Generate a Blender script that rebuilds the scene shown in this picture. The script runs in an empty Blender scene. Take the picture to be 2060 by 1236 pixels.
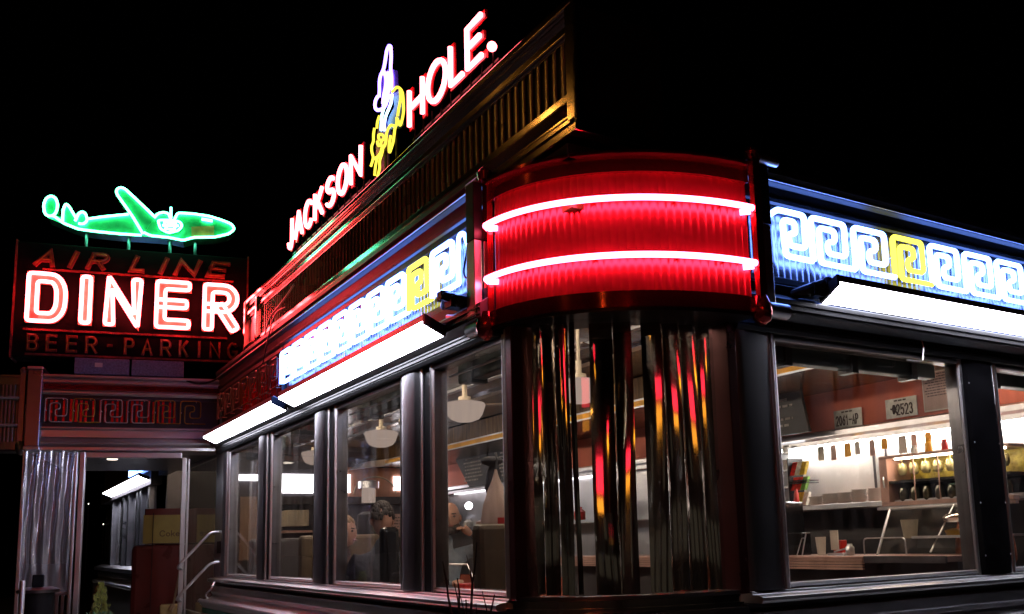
import bpy, math, random
from math import sin, cos, pi, sqrt, radians, atan2
from mathutils import Vector, Matrix
random.seed(7)
S = bpy.context.scene
COL = S.collection

# ------------------------------------------------------------------ camera, world, exposure
cam_d = bpy.data.cameras.new("camera")
cam = bpy.data.objects.new("camera", cam_d); COL.objects.link(cam); S.camera = cam
cam_d.sensor_width = 36.0; cam_d.lens = 32.06
cam_d.shift_x = -79.3/2060; cam_d.shift_y = 195.0/2060
cam_d.clip_start = 0.05; cam_d.clip_end = 2000
R = [[0.848019138449943, 0.05555160099197269, 0.5270460705193101],
     [-0.5292457748152735, 0.1405850282757564, 0.8367405569618853],
     [-0.027612509172435837, -0.9885089121762807, 0.1486192446665929]]
cam.matrix_world = Matrix(((R[0][0], -R[0][1], -R[0][2], 0), (R[1][0], -R[1][1], -R[1][2], 0),
                           (R[2][0], -R[2][1], -R[2][2], 1.65), (0, 0, 0, 1)))
W = bpy.data.worlds.new("World"); S.world = W; W.use_nodes = True
nt = W.node_tree; bg = nt.nodes["Background"]
sky = nt.nodes.new("ShaderNodeTexSky"); sky.sky_type = 'NISHITA'; sky.sun_disc = False
sky.sun_elevation = radians(-4); sky.sun_rotation = radians(200)
nt.links.new(sky.outputs[0], bg.inputs[0]); bg.inputs[1].default_value = 0.0015
S.view_settings.view_transform = 'Standard'; S.view_settings.look = 'None'
S.view_settings.exposure = 0.6; S.view_settings.gamma = 1.0
S.render.engine = 'CYCLES'
cy = S.cycles
cy.use_denoising = True; cy.max_bounces = 7; cy.diffuse_bounces = 3; cy.glossy_bounces = 4
cy.transparent_max_bounces = 12; cy.transmission_bounces = 4
cy.sample_clamp_indirect = 4.0; cy.sample_clamp_direct = 0.0
cy.caustics_reflective = False; cy.caustics_refractive = False
cy.use_light_tree = True

# ------------------------------------------------------------------ materials
def nodes(name):
    m = bpy.data.materials.new(name); m.use_nodes = True
    return m, m.node_tree, m.node_tree.nodes["Principled BSDF"]

def surf(name, col, rough=0.5, metal=0.0, var=0.15, scale=6.0, stretch=(1, 1, 1), bump=0.0, bscale=None, rvar=0.1, coat=0.0, spec=0.5):
    m, t, b = nodes(name)
    tc = t.nodes.new("ShaderNodeTexCoord"); mp = t.nodes.new("ShaderNodeMapping")
    mp.inputs['Scale'].default_value = stretch
    t.links.new(tc.outputs['Object'], mp.inputs['Vector'])
    n = t.nodes.new("ShaderNodeTexNoise"); n.inputs['Scale'].default_value = scale; n.inputs['Detail'].default_value = 6
    t.links.new(mp.outputs[0], n.inputs['Vector'])
    cr = t.nodes.new("ShaderNodeValToRGB")
    cr.color_ramp.elements[0].position = .3; cr.color_ramp.elements[1].position = .72
    cr.color_ramp.elements[0].color = tuple(c*(1-var) for c in col)+(1,)
    cr.color_ramp.elements[1].color = tuple(min(1, c*(1+var)) for c in col)+(1,)
    t.links.new(n.outputs[0], cr.inputs[0]); t.links.new(cr.outputs[0], b.inputs['Base Color'])
    mr = t.nodes.new("ShaderNodeMapRange"); mr.inputs['To Min'].default_value = max(0.02, rough-rvar); mr.inputs['To Max'].default_value = min(1, rough+rvar)
    t.links.new(n.outputs[0], mr.inputs[0]); t.links.new(mr.outputs[0], b.inputs['Roughness'])
    b.inputs['Metallic'].default_value = metal
    b.inputs['Specular IOR Level'].default_value = spec
    b.inputs['Coat Weight'].default_value = coat
    if bump:
        n2 = t.nodes.new("ShaderNodeTexNoise"); n2.inputs['Scale'].default_value = bscale or scale*3; n2.inputs['Detail'].default_value = 4
        t.links.new(mp.outputs[0], n2.inputs['Vector'])
        bp = t.nodes.new("ShaderNodeBump"); bp.inputs['Strength'].default_value = bump; bp.inputs['Distance'].default_value = 0.02
        t.links.new(n2.outputs[0], bp.inputs['Height']); t.links.new(bp.outputs[0], b.inputs['Normal'])
    return m

def emit(name, col, st):
    m = bpy.data.materials.new(name); m.use_nodes = True; t = m.node_tree
    for x in list(t.nodes): t.nodes.remove(x)
    e = t.nodes.new("ShaderNodeEmission"); o = t.nodes.new("ShaderNodeOutputMaterial")
    e.inputs[0].default_value = tuple(col)+(1,); e.inputs[1].default_value = st
    t.links.new(e.outputs[0], o.inputs[0])
    return m

def glass(name, tint=(1, 1, 1), refl=0.9, rough=0.02, base=0.04, dirt=0.0, bump=0.0):
    m = bpy.data.materials.new(name); m.use_nodes = True; t = m.node_tree
    for x in list(t.nodes): t.nodes.remove(x)
    tr = t.nodes.new("ShaderNodeBsdfTransparent"); tr.inputs[0].default_value = tuple(tint)+(1,)
    gl = t.nodes.new("ShaderNodeBsdfGlossy"); gl.inputs['Roughness'].default_value = rough
    gl.inputs[0].default_value = (refl, refl, refl, 1)
    lw = t.nodes.new("ShaderNodeLayerWeight"); lw.inputs[0].default_value = .5
    pw = t.nodes.new("ShaderNodeMath"); pw.operation = 'POWER'; pw.inputs[1].default_value = 5; t.links.new(lw.outputs['Facing'], pw.inputs[0])
    fr = t.nodes.new("ShaderNodeMapRange"); fr.inputs['To Min'].default_value = base; fr.inputs['To Max'].default_value = .95; t.links.new(pw.outputs[0], fr.inputs[0])
    mx = t.nodes.new("ShaderNodeMixShader"); o = t.nodes.new("ShaderNodeOutputMaterial")
    t.links.new(fr.outputs[0], mx.inputs[0]); t.links.new(tr.outputs[0], mx.inputs[1]); t.links.new(gl.outputs[0], mx.inputs[2])
    out = mx.outputs[0]
    tc = t.nodes.new("ShaderNodeTexCoord")
    if bump:
        n2 = t.nodes.new("ShaderNodeTexNoise"); n2.inputs['Scale'].default_value = 3.0
        t.links.new(tc.outputs['Object'], n2.inputs['Vector'])
        bp = t.nodes.new("ShaderNodeBump"); bp.inputs['Strength'].default_value = bump; bp.inputs['Distance'].default_value = 0.05
        t.links.new(n2.outputs[0], bp.inputs['Height']); t.links.new(bp.outputs[0], gl.inputs['Normal'])
    if dirt:
        d = t.nodes.new("ShaderNodeBsdfDiffuse"); d.inputs[0].default_value = (.5, .48, .45, 1)
        n = t.nodes.new("ShaderNodeTexNoise"); n.inputs['Scale'].default_value = 4; n.inputs['Detail'].default_value = 8
        mp = t.nodes.new("ShaderNodeMapping"); mp.inputs['Scale'].default_value = (3, 3, .5)
        t.links.new(tc.outputs['Object'], mp.inputs[0]); t.links.new(mp.outputs[0], n.inputs['Vector'])
        mr = t.nodes.new("ShaderNodeMapRange"); mr.inputs['From Min'].default_value = .4; mr.inputs['From Max'].default_value = .8
        mr.inputs['To Max'].default_value = dirt
        t.links.new(n.outputs[0], mr.inputs[0])
        m2 = t.nodes.new("ShaderNodeMixShader")
        t.links.new(mr.outputs[0], m2.inputs[0]); t.links.new(out, m2.inputs[1]); t.links.new(d.outputs[0], m2.inputs[2]); out = m2.outputs[0]
    t.links.new(out, o.inputs[0])
    return m

M = {}
M['steel'] = surf('steel', (.66, .66, .68), .36, 1, .06, 5, (1, 1, 1), .04, 9, .06)
M['steel_h'] = surf('steel_horizontal', (.62, .62, .64), .33, 1, .08, 4, (.6, .6, 3), .05, 6, .08)
M['dark_steel'] = surf('dark_steel', (.24, .24, .26), .30, 1, .12, 4, (1, 1, 2), .04, 6, .08)
M['headmetal'] = surf('dark_head_metal', (.07, .075, .08), .38, .9, .2, 4, (1, 1, 1), .05, 6, .08)
M['post'] = surf('post_steel', (.30, .30, .32), .34, 1, .08, 3, (1, 1, 1), .04, 3, .05)
M['slat'] = surf('slat_bronze', (.50, .45, .40), .055, 1, .08, 3, (1, 1, 1), .03, 2.0, .015)
M['mirror'] = surf('polished_steel', (.70, .64, .58), .13, 1, .1, 3, (1, 1, 1), .06, 2.5, .03)
M['ribmetal'] = surf('ribbed_parapet_steel', (.70, .64, .58), .27, 1, .12, 3, (1, 1, 1), .06, 3, .05)
M['mirror_dark'] = surf('polished_bronze_steel', (.50, .47, .44), .20, 1, .12, 3, (1, 1, 1), .12, 3, .05)
M['flute'] = surf('fluted_steel', (.28, .28, .34), .3, 1, .1, 8, (1, 1, 1), .1, 30)
M['redflute'] = surf('red_fluted_enamel', (.80, .055, .085), .30, .85, .08, 5, (1, 1, 1), .04, 5, .05)  # fluted steel with the red neon glow put into its base colour
M['redband'] = surf('red_polished_band', (.42, .06, .06), .12, .9, .12, 4, (1, 1, 1), .1, 3, .05)
M['jamb'] = surf('maroon_jamb', (.09, .02, .02), .3, .6, .2, 4)
M['black'] = surf('black_metal', (.012, .012, .014), .35, .2, .3, 8)
M['blackgloss'] = surf('black_gloss', (.01, .01, .012), .12, 0, .3, 5, bump=.05, rvar=.05)
M['letterred'] = surf('red_letter_enamel', (.75, .03, .04), .4, 0, .2, 12, bump=.1)
M['cream'] = surf('cream_letter_enamel', (.45, .34, .20), .5, 0, .3, 14, bump=.1)
M['peelred'] = surf('faded_red_paint', (.22, .03, .018), .6, 0, .6, 18, bump=.3)
M['signboard'] = surf('dark_sign_board', (.004, .002, .002), .7, 0, .4, 6, bump=.1, spec=.1)
M['planegreen'] = surf('green_enamel', (.05, .42, .14), .35, .3, .35, 9, bump=.15)
M['planeorange'] = surf('orange_paint_patch', (.55, .2, .05), .5, 0, .5, 7)  # orange reflection on the aeroplane nose, painted as a colour
M['purplepanel'] = surf('violet_panel', (.2, .14, .45), .4, 0, .3, 8)
M['bluepanel'] = surf('blue_panel', (.08, .2, .45), .4, 0, .3, 8)
M['greybox'] = surf('blue_grey_painted_metal', (.16, .17, .26), .5, 0, .35, 60, bump=.1)
M['teal'] = surf('turquoise_enamel', (.08, .42, .36), .25, 0, .2, 4, rvar=.05)
M['concrete'] = surf('concrete', (.3, .29, .27), .85, 0, .2, 3, bump=.3)
M['asphalt'] = surf('asphalt', (.05, .05, .052), .75, 0, .3, 12, bump=.5, bscale=60)
M['pave'] = surf('pavement', (.28, .27, .25), .8, 0, .2, 5, bump=.3)
M['roofing'] = surf('roofing_felt', (.04, .04, .045), .9, 0, .3, 5)
M['wood'] = surf('brown_ceiling_wood', (.14, .075, .03), .22, 0, .45, 3, (1, 9, 1), .15, 5)
M['pinkwall'] = surf('salmon_wall', (.64, .17, .11), .7, 0, .12, 3)
M['yellow'] = surf('amber_cove', (.85, .40, .02), .4, 0, .1, 4)
M['creamtrim'] = surf('cream_trim', (.55, .48, .36), .5, 0, .1, 4)
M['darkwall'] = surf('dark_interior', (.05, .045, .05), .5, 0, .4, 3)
M['tile'] = surf('speckled_floor', (.18, .1, .08), .3, 0, .3, 8)
M['paper'] = surf('paper', (.62, .58, .52), .8, 0, .06, 8)
M['board'] = surf('black_menu_board', (.02, .02, .02), .5, 0, .3, 8)
M['chalk'] = surf('menu_lettering', (.42, .38, .34), .8, 0, .3, 30)
M['plate'] = surf('license_plate', (.5, .5, .46), .4, .2, .2, 20)
M['plateink'] = surf('plate_lettering', (.06, .04, .04), .6, 0, .1)
M['counterpink'] = surf('pink_laminate', (.58, .36, .30), .35, 0, .12, 6)
M['china'] = surf('white_china', (.74, .72, .68), .25, 0, .06, 6)
M['glassyellow'] = surf('yellow_glass_rack', (.5, .42, .06), .3, 0, .5, 25, bump=.3)
M['skin'] = surf('skin', (.50, .27, .19), .5, 0, .1, 10)
M['hairdark'] = surf('dark_hair', (.03, .018, .012), .6, 0, .4, 40)
M['hairblond'] = surf('light_hair', (.30, .18, .09), .5, 0, .4, 40)
M['blueshirt'] = surf('pale_blue_cloth', (.26, .31, .36), .8, 0, .15, 20, bump=.2)
M['darkcloth'] = surf('dark_cloth', (.03, .03, .04), .8, 0, .3, 12, bump=.3)
M['stripecloth'] = surf('muted_striped_cloth', (.10, .06, .06), .8, 0, .8, 18, (1, 1, 6))
M['whitecloth'] = surf('white_cloth', (.5, .48, .44), .8, 0, .1, 12, bump=.2)
M['bag'] = surf('pale_plastic_bag', (.62, .46, .40), .4, 0, .12, 7, bump=.5, bscale=6)
M['brownvinyl'] = surf('brown_vinyl', (.13, .09, .055), .5, 0, .15, 8, bump=.1)
M['redplastic'] = surf('red_plastic', (.5, .02, .015), .35, 0, .15, 6)
M['machinered'] = surf('dark_red_machine_enamel', (.09, .010, .008), .3, 0, .3, 4)
M['bluepack'] = surf('blue_packet', (.04, .08, .5), .4, 0, .3, 20)
M['greencloth'] = surf('dark_green_cloth', (.05, .12, .08), .8, 0, .2, 12)
M['rollergreen'] = surf('dark_green_blind', (.035, .06, .06), .4, .2, .2, 4, (1, 1, 9))
M['sheet'] = None
M['leaf'] = surf('conifer_foliage', (.26, .28, .06), .7, 0, .7, 40)
M['leafb'] = surf('bluish_foliage', (.14, .34, .24), .7, 0, .5, 25)
M['bark'] = surf('dark_bark', (.02, .014, .012), .8, 0, .3, 20)
M['glass'] = glass('window_glass', (.93, .95, .95), .9, .015, dirt=.085, bump=.02)
M['sideglass'] = glass('door_glass', (.8, .82, .82), .9, .03, dirt=.12)
M['plastic'] = None
# neon and lamps
M['n_red'] = emit('neon_red', (1.0, .13, .16), 9)
M['n_redlamp'] = emit('red_lamp_glow', (1.0, .01, .03), .9)
M['n_pink'] = emit('neon_pink_red', (1.0, .07, .14), 17)
M['n_diner'] = emit('neon_coral', (1.0, .05, .06), 25)
M['n_white'] = emit('neon_blue_white', (.15, .29, 1.0), 9.5)
M['n_yellow'] = emit('neon_yellow', (1.0, .92, .10), 1.5)
M['n_yellow2'] = emit('neon_yellow_logo', (1.0, .78, .06), 1.3)
M['n_green'] = emit('neon_green', (.10, 1.0, .52), 10)
M['n_purple'] = emit('neon_violet', (.27, .15, 1.0), 5.5)
M['n_sky'] = emit('neon_sky_blue', (.45, .75, 1.0), 4)
M['n_off_grey'] = surf('unlit_tube_grey', (.4, .36, .32), .2, 0, .1)
M['n_off_yellow'] = surf('unlit_tube_amber', (.35, .22, .04), .2, 0, .1)
M['tube_light'] = emit('fluorescent', (.88, .86, 1.0), 15)
M['hood_light'] = emit('hood_fluorescent', (1.0, .93, .90), 40)
M['cove_light'] = emit('warm_cove_tube', (1.0, .78, .60), 26)  # for the tubes and cabinet strip added to brighten the inside
M['kitchen_light'] = emit('kitchen_fluorescent', (1.0, .9, .95), 4.5)
M['shade'] = emit('opal_glass_shade', (.80, .58, .48), .40)
M['spot'] = emit('spot_bulb', (.85, .8, 1.0), 30)
M['sodium'] = emit('sodium_lamp', (1.0, .40, .06), 36)
M['signalred'] = emit('signal_red', (1.0, .015, .04), 9)
M['signpanelred'] = emit('sign_panel_red', (1.0, .02, .05), 4.5)  # panels of the box added for the slat reflections
M['signpanelamber'] = emit('sign_panel_amber', (1.0, .36, .03), 3.0)
M['signalamber'] = emit('signal_amber', (1.0, .36, .02), 6)
M['tinylamp'] = emit('far_lamp', (1, .9, .8), 3)

# striped plastic sheet (translucent)
def plastic():
    m = bpy.data.materials.new('clear_plastic_sheet'); m.use_nodes = True; t = m.node_tree
    for x in list(t.nodes): t.nodes.remove(x)
    tr = t.nodes.new("ShaderNodeBsdfTransparent"); gl = t.nodes.new("ShaderNodeBsdfGlossy"); gl.inputs['Roughness'].default_value = .22
    gl.inputs[0].default_value = (.8, .8, .85, 1)
    df = t.nodes.new("ShaderNodeBsdfDiffuse"); df.inputs[0].default_value = (.45, .45, .5, 1)
    a = t.nodes.new("ShaderNodeMixShader"); a.inputs[0].default_value = .35
    b = t.nodes.new("ShaderNodeMixShader"); b.inputs[0].default_value = .6
    o = t.nodes.new("ShaderNodeOutputMaterial")
    t.links.new(gl.outputs[0], a.inputs[1]); t.links.new(df.outputs[0], a.inputs[2])
    t.links.new(tr.outputs[0], b.inputs[1]); t.links.new(a.outputs[0], b.inputs[2]); t.links.new(b.outputs[0], o.inputs[0])
    return m
M['plastic'] = plastic()

# ------------------------------------------------------------------ helpers
class Fr:
    """a wall frame: u along the wall, n outwards, z up"""
    def __init__(s, o, u, n): s.o = Vector((o[0], o[1], 0)); s.u = Vector((u[0], u[1], 0)); s.n = Vector((n[0], n[1], 0))
    def P(s, u, n, z): return s.o + s.u*u + s.n*n + Vector((0, 0, z))
A3 = pi/2+.209
LF = Fr((2.1, 0), (0, 1), (-1, 0))          # long facade, u = y
TF = Fr((2.3, 0), (0, -1), (-1, 0))         # rooftop lettering plane, u = -y
RF = Fr((0, 3.18), (1, 0), (0, -1))         # short facade, u = x
EF = Fr((2.1, 9.85), (sin(A3), cos(A3)), (cos(A3), -sin(A3)))  # porch front
WF = Fr((0, 0), (1, 0), (0, 1))             # world axes: u=x, n=y
BF = Fr((6.2, 0), (0, -1), (-1, 0))         # back wall inside, u = -y

class MB:
    def __init__(s): s.v = []; s.f = []
    def add(s, vs, fs):
        b = len(s.v); s.v += [Vector(v) for v in vs]; s.f += [tuple(i+b for i in f) for f in fs]; return s
    def box(s, F, u0, u1, n0, n1, z0, z1):
        vs = [F.P(u, n, z) for u in (u0, u1) for n in (n0, n1) for z in (z0, z1)]
        return s.add(vs, [(0, 1, 3, 2), (4, 6, 7, 5), (0, 4, 5, 1), (2, 3, 7, 6), (0, 2, 6, 4), (1, 5, 7, 3)])
    def prism(s, pts, d):
        """pts: world polygon, d: extrusion vector"""
        n = len(pts); d = Vector(d); vs = [Vector(p) for p in pts]+[Vector(p)+d for p in pts]
        return s.add(vs, [tuple(range(n)), tuple(range(2*n-1, n-1, -1))]+[(i, (i+1) % n, (i+1) % n+n, i+n) for i in range(n)])
    def profile(s, F, u0, u1, prof, closed=True):
        """prof: list of (n,z) swept along u"""
        n = len(prof); vs = [F.P(u0, a, b) for a, b in prof]+[F.P(u1, a, b) for a, b in prof]
        fs = [(i, (i+1) % n, (i+1) % n+n, i+n) for i in range(n if closed else n-1)]
        if closed: fs += [tuple(range(n)), tuple(range(2*n-1, n-1, -1))]
        return s.add(vs, fs)
    def tube(s, pts, r, seg=8, closed=False, caps=True):
        pts = [Vector(p) for p in pts]; n = len(pts)
        if n < 2: return s
        rs = r if isinstance(r, (list, tuple)) else [r]*n
        T = []
        for i in range(n):
            a = pts[(i-1) % n] if (i > 0 or closed) else pts[i]; b = pts[(i+1) % n] if (i < n-1 or closed) else pts[i]
            t = (b-a); T.append(t.normalized() if t.length > 1e-9 else Vector((0, 0, 1)))
        up = Vector((0, 0, 1)) if abs(T[0].z) < .9 else Vector((1, 0, 0))
        N = (up-T[0]*up.dot(T[0])).normalized(); vs = []
        for i in range(n):
            N = (N-T[i]*N.dot(T[i])); N = N.normalized() if N.length > 1e-6 else T[i].orthogonal().normalized()
            B = T[i].cross(N)
            vs += [pts[i]+(N*cos(2*pi*k/seg)+B*sin(2*pi*k/seg))*rs[i] for k in range(seg)]
        fs = []
        for i in range(n if closed else n-1):
            j = (i+1) % n
            fs += [(i*seg+k, i*seg+(k+1) % seg, j*seg+(k+1) % seg, j*seg+k) for k in range(seg)]
        if caps and not closed: fs += [tuple(range(seg-1, -1, -1)), tuple((n-1)*seg+k for k in range(seg))]
        return s.add(vs, fs)
    def lathe(s, c, prof, seg=24, axis=Vector((0, 0, 1))):
        c = Vector(c); vs = []
        for r, z in prof: vs += [c+Vector((r*cos(2*pi*k/seg), r*sin(2*pi*k/seg), z)) for k in range(seg)]
        n = len(prof); fs = [(i*seg+k, i*seg+(k+1) % seg, (i+1)*seg+(k+1) % seg, (i+1)*seg+k) for i in range(n-1) for k in range(seg)]
        fs += [tuple(range(seg-1, -1, -1)), tuple((n-1)*seg+k for k in range(seg))]
        return s.add(vs, fs)
    def ball(s, c, rx, ry=None, rz=None, seg=12, ring=8):
        ry = ry or rx; rz = rz or rx; c = Vector(c); vs = [c+Vector((0, 0, -rz))]
        for i in range(1, ring):
            a = -pi/2+pi*i/ring
            vs += [c+Vector((rx*cos(a)*cos(2*pi*k/seg), ry*cos(a)*sin(2*pi*k/seg), rz*sin(a))) for k in range(seg)]
        vs.append(c+Vector((0, 0, rz))); L = len(vs)-1
        fs = [(0, 1+(k+1) % seg, 1+k) for k in range(seg)]
        for i in range(ring-2):
            fs += [(1+i*seg+k, 1+i*seg+(k+1) % seg, 1+(i+1)*seg+(k+1) % seg, 1+(i+1)*seg+k) for k in range(seg)]
        fs += [(L, 1+(ring-2)*seg+k, 1+(ring-2)*seg+(k+1) % seg) for k in range(seg)]
        return s.add(vs, fs)
    def ribbon(s, pts, w, dvec, nvec, closed=False):
        """flat channel stroke of width w following pts, lying in the plane with normal nvec, thickness dvec (mitred)"""
        pts = [Vector(p) for p in pts]; n = len(pts); nv = Vector(nvec).normalized(); d = Vector(dvec)
        vs = []
        for i in range(n):
            if closed or 0 < i < n-1:
                a = (pts[i]-pts[(i-1) % n]).normalized(); b = (pts[(i+1) % n]-pts[i]).normalized()
            elif i == 0: a = b = (pts[1]-pts[0]).normalized()
            else: a = b = (pts[-1]-pts[-2]).normalized()
            sa = nv.cross(a); sb = nv.cross(b); m = (sa+sb)
            m = m.normalized() if m.length > 1e-6 else sa
            k = (w/2)/max(.62, m.dot(sa)); p = pts[i]
            if not closed and i == 0: p = p-a*w/2
            if not closed and i == n-1: p = p+a*w/2
            vs += [p+m*k, p-m*k, p-m*k+d, p+m*k+d]
        fs = []
        for i in range(n if closed else n-1):
            j = (i+1) % n
            for k in range(4): fs.append((i*4+k, i*4+(k+1) % 4, j*4+(k+1) % 4, j*4+k))
        if not closed: fs += [(3, 2, 1, 0), tuple((n-1)*4+k for k in range(4))]
        return s.add(vs, fs)

SPLIT = {'pilaster', 'edge_bead', 'curved_frame', 'steel_roll', 'window_post', 'door_post', 'lower_wall', 'outer_wall', 'window_sill', 'pillar_cap', 'side_wall', 'upright', 'bumper_rail', 'cornice_bead', 'support_post', 'enamel_band', 'base_panel', 'window_head', 'cornice', 'frieze_wall'}
def islands(mb):
    p = list(range(len(mb.v)))
    def find(a):
        while p[a] != a: p[a] = p[p[a]]; a = p[a]
        return a
    for f in mb.f:
        for i in f[1:]: p[find(i)] = find(f[0])
    g = {}
    for f in mb.f: g.setdefault(find(f[0]), []).append(f)
    out = []
    for fs in g.values():
        ids = sorted({i for f in fs for i in f}); mp = {a: k for k, a in enumerate(ids)}
        m = MB(); m.v = [mb.v[i] for i in ids]; m.f = [tuple(mp[i] for i in f) for f in fs]; out.append(m)
    return out
def obj(name, mb, mat, parent=None, smooth=False, bevel=0.0, label=None):
    if name in SPLIT and parent is not None:
        parts = islands(mb)
        if len(parts) > 1: return [obj_(name, m, mat, parent, smooth, bevel, label) for m in parts][0]
    return obj_(name, mb, mat, parent, smooth, bevel, label)
def obj_(name, mb, mat, parent=None, smooth=False, bevel=0.0, label=None):
    me = bpy.data.meshes.new(name)
    off = Vector((0, 0, 0)); p = parent
    while p is not None: off += p.location; p = p.parent
    root = parent is None
    if root and mb.v:
        lo = [min(v[i] for v in mb.v) for i in range(3)]; hi = [max(v[i] for v in mb.v) for i in range(3)]
        off = Vector(((lo[0]+hi[0])/2, (lo[1]+hi[1])/2, lo[2]))
    me.from_pydata([tuple(v-off) for v in mb.v], [], mb.f); me.validate(); me.update()
    o = bpy.data.objects.new(name, me); COL.objects.link(o)
    mats = mat if isinstance(mat, list) else [mat]
    for m_ in mats: me.materials.append(M[m_] if isinstance(m_, str) else m_)
    if root: o.location = off
    else: o.parent = parent
    if smooth:
        for f in me.polygons: f.use_smooth = True
    if bevel:
        b = o.modifiers.new("bevel", 'BEVEL'); b.width = bevel; b.segments = 2; b.limit_method = 'ANGLE'
    import bmesh
    bm = bmesh.new(); bm.from_mesh(me); bmesh.ops.recalc_face_normals(bm, faces=bm.faces); bm.to_mesh(me); bm.free()
    if smooth:
        try: me.set_sharp_from_angle(angle=radians(42))
        except Exception: pass
    if label: o['label'] = label
    return o

def thing(name, label, cat, loc=(0, 0, 0), group=None):
    o = bpy.data.objects.new(name, None); COL.objects.link(o); o.location = loc; o.empty_display_size = .1
    o['label'] = label; o['category'] = cat
    if group: o['group'] = group
    return o
def tag(o, label, cat, group=None):
    o['label'] = label; o['category'] = cat
    if group: o['group'] = group
    return o
def struct(name, mb, mat):
    o = obj(name, mb, mat); o['kind'] = 'structure'; return o
def copy_tree(o, loc, label=None, rz=None):
    def rec(a, par):
        c = a.copy(); COL.objects.link(c)
        if par: c.parent = par
        for ch in list(a.children): rec(ch, c)
        return c
    c = rec(o, None); c.location = loc
    if label: c['label'] = label
    if rz is not None: c.rotation_euler.z = rz
    return c

def rnd_path(pts, r=.02, k=4, closed=False):
    """round the corners of a polyline"""
    pts = [Vector(p) for p in pts]; n = len(pts); out = []
    for i in range(n):
        if not closed and i in (0, n-1): out.append(pts[i]); continue
        p, a, b = pts[i], pts[(i-1) % n], pts[(i+1) % n]
        la, lb = (a-p).length, (b-p).length; rr = min(r, la*.48, lb*.48)
        q0 = p+(a-p).normalized()*rr; q1 = p+(b-p).normalized()*rr
        for j in range(k+1):
            t = j/k; out.append(q0*(1-t)**2+p*2*t*(1-t)+q1*t*t)
    return out

def arcp(cx_, cy_, rx, ry, a0, a1, n=10):
    return [(cx_+rx*cos(radians(a0+(a1-a0)*i/n)), cy_+ry*sin(radians(a0+(a1-a0)*i/n))) for i in range(n+1)]

# stroke alphabet in a unit box (x right, y up)
G = {
 'A': [[(0, 0), (.5, 1), (1, 0)], [(.2, .34), (.8, .34)]],
 'I': [[(.5, 0), (.5, 1)]],
 'L': [[(0, 1), (0, 0), (1, 0)]],
 'N': [[(0, 0), (0, 1), (1, 0), (1, 1)]],
 'E': [[(1, 1), (0, 1), (0, 0), (1, 0)], [(0, .52), (.9, .52)]],
 'H': [[(0, 0), (0, 1)], [(1, 0), (1, 1)], [(0, .5), (1, .5)]],
 'K': [[(0, 0), (0, 1)], [(.95, 1), (.06, .42)], [(.36, .62), (1, 0)]],
 'R': [[(0, 0), (0, 1), (.62, 1)]+arcp(.62, .74, .38, .26, 90, -90, 8)[1:]+[(0, .48)], [(.5, .48), (1, 0)]],
 'P': [[(0, 0), (0, 1), (.62, 1)]+arcp(.62, .74, .38, .26, 90, -90, 8)[1:]+[(0, .48)]],
 'B': [[(0, 0), (0, 1), (.6, 1)]+arcp(.6, .77, .36, .23, 90, -90, 8)[1:]+[(0, .54)], [(.6, .54)]+arcp(.6, .27, .4, .27, 90, -90, 8)[1:]+[(0, 0)]],
 'D': [[(0, 0), (0, 1), (.45, 1)]+arcp(.6, .6, .4, .4, 90, 0, 6)[1:]+arcp(.6, .4, .4, .4, 0, -90, 6)+[(0, 0)]],
 'O': [arcp(.5, .5, .5, .5, 90, 450, 24)[:-1]],
 'C': [arcp(.5, .5, .5, .5, 38, 322, 18)],
 'G': [arcp(.5, .5, .5, .5, 45, 330, 18)+[(.96, .42), (.55, .42)]],
 'J': [[(.85, 1), (.85, .32)]+arcp(.45, .3, .4, .3, 0, -165, 9)],
 'S': [arcp(.5, .75, .44, .25, 30, 250, 10)+arcp(.5, .27, .5, .27, 75, -150, 11)],
 '-': [[(0, .5), (1, .5)]], '.': [[(.4, .02), (.6, .06)]],
 'M': [[(0, 0), (0, 1), (.5, .3), (1, 1), (1, 0)]],
 '0': [arcp(.5, .5, .5, .5, 90, 450, 14)[:-1]],
 '1': [[(.2, .8), (.55, 1), (.55, 0)]], '2': [[(0, .8)]+arcp(.5, .72, .5, .28, 160, -30, 8)+[(0, 0), (1, 0)]],
 '3': [arcp(.5, .76, .45, .24, 150, -80, 8)+arcp(.5, .27, .5, .27, 80, -150, 8)],
 '5': [[(.95, 1), (.1, 1), (.05, .55)]+arcp(.5, .32, .5, .32, 110, -150, 9)],
 '6': [[(.85, .95), (.2, .6)]+arcp(.5, .3, .48, .3, 160, -200, 12)],
 'c': [arcp(.5, .3, .45, .3, 50, 310, 10)], 'o': [arcp(.5, .3, .45, .3, 90, 450, 12)[:-1]],
 'k': [[(.1, 0), (.1, 1)], [(.85, .6), (.12, .25)], [(.4, .38), (.9, 0)]],
 'e': [[(.08, .32), (.92, .32)]+arcp(.5, .3, .45, .3, 5, 310, 10)],
}
CLOSED = set('O0o')
def glyph(F, ch, u0, z0, w, h, n=0.0, slant=0.0, corner=0.0):
    out = []
    for st in G[ch]:
        p = [F.P(u0+x*w+slant*y*h, n, z0+y*h) for x, y in st]
        out.append((p, ch in CLOSED or (ch == 'D')))
    return out
def stroke_text(mb, F, text, u0, z0, w, h, gap, n, sw, depth=.002):
    u = u0
    for ch in text:
        if ch in G:
            for p, c in glyph(F, ch, u, z0, w, h, n): mb.ribbon(p, sw, F.n*depth, F.n, closed=(c and ch != 'D'))
        u += w+gap
    return mb
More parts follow.
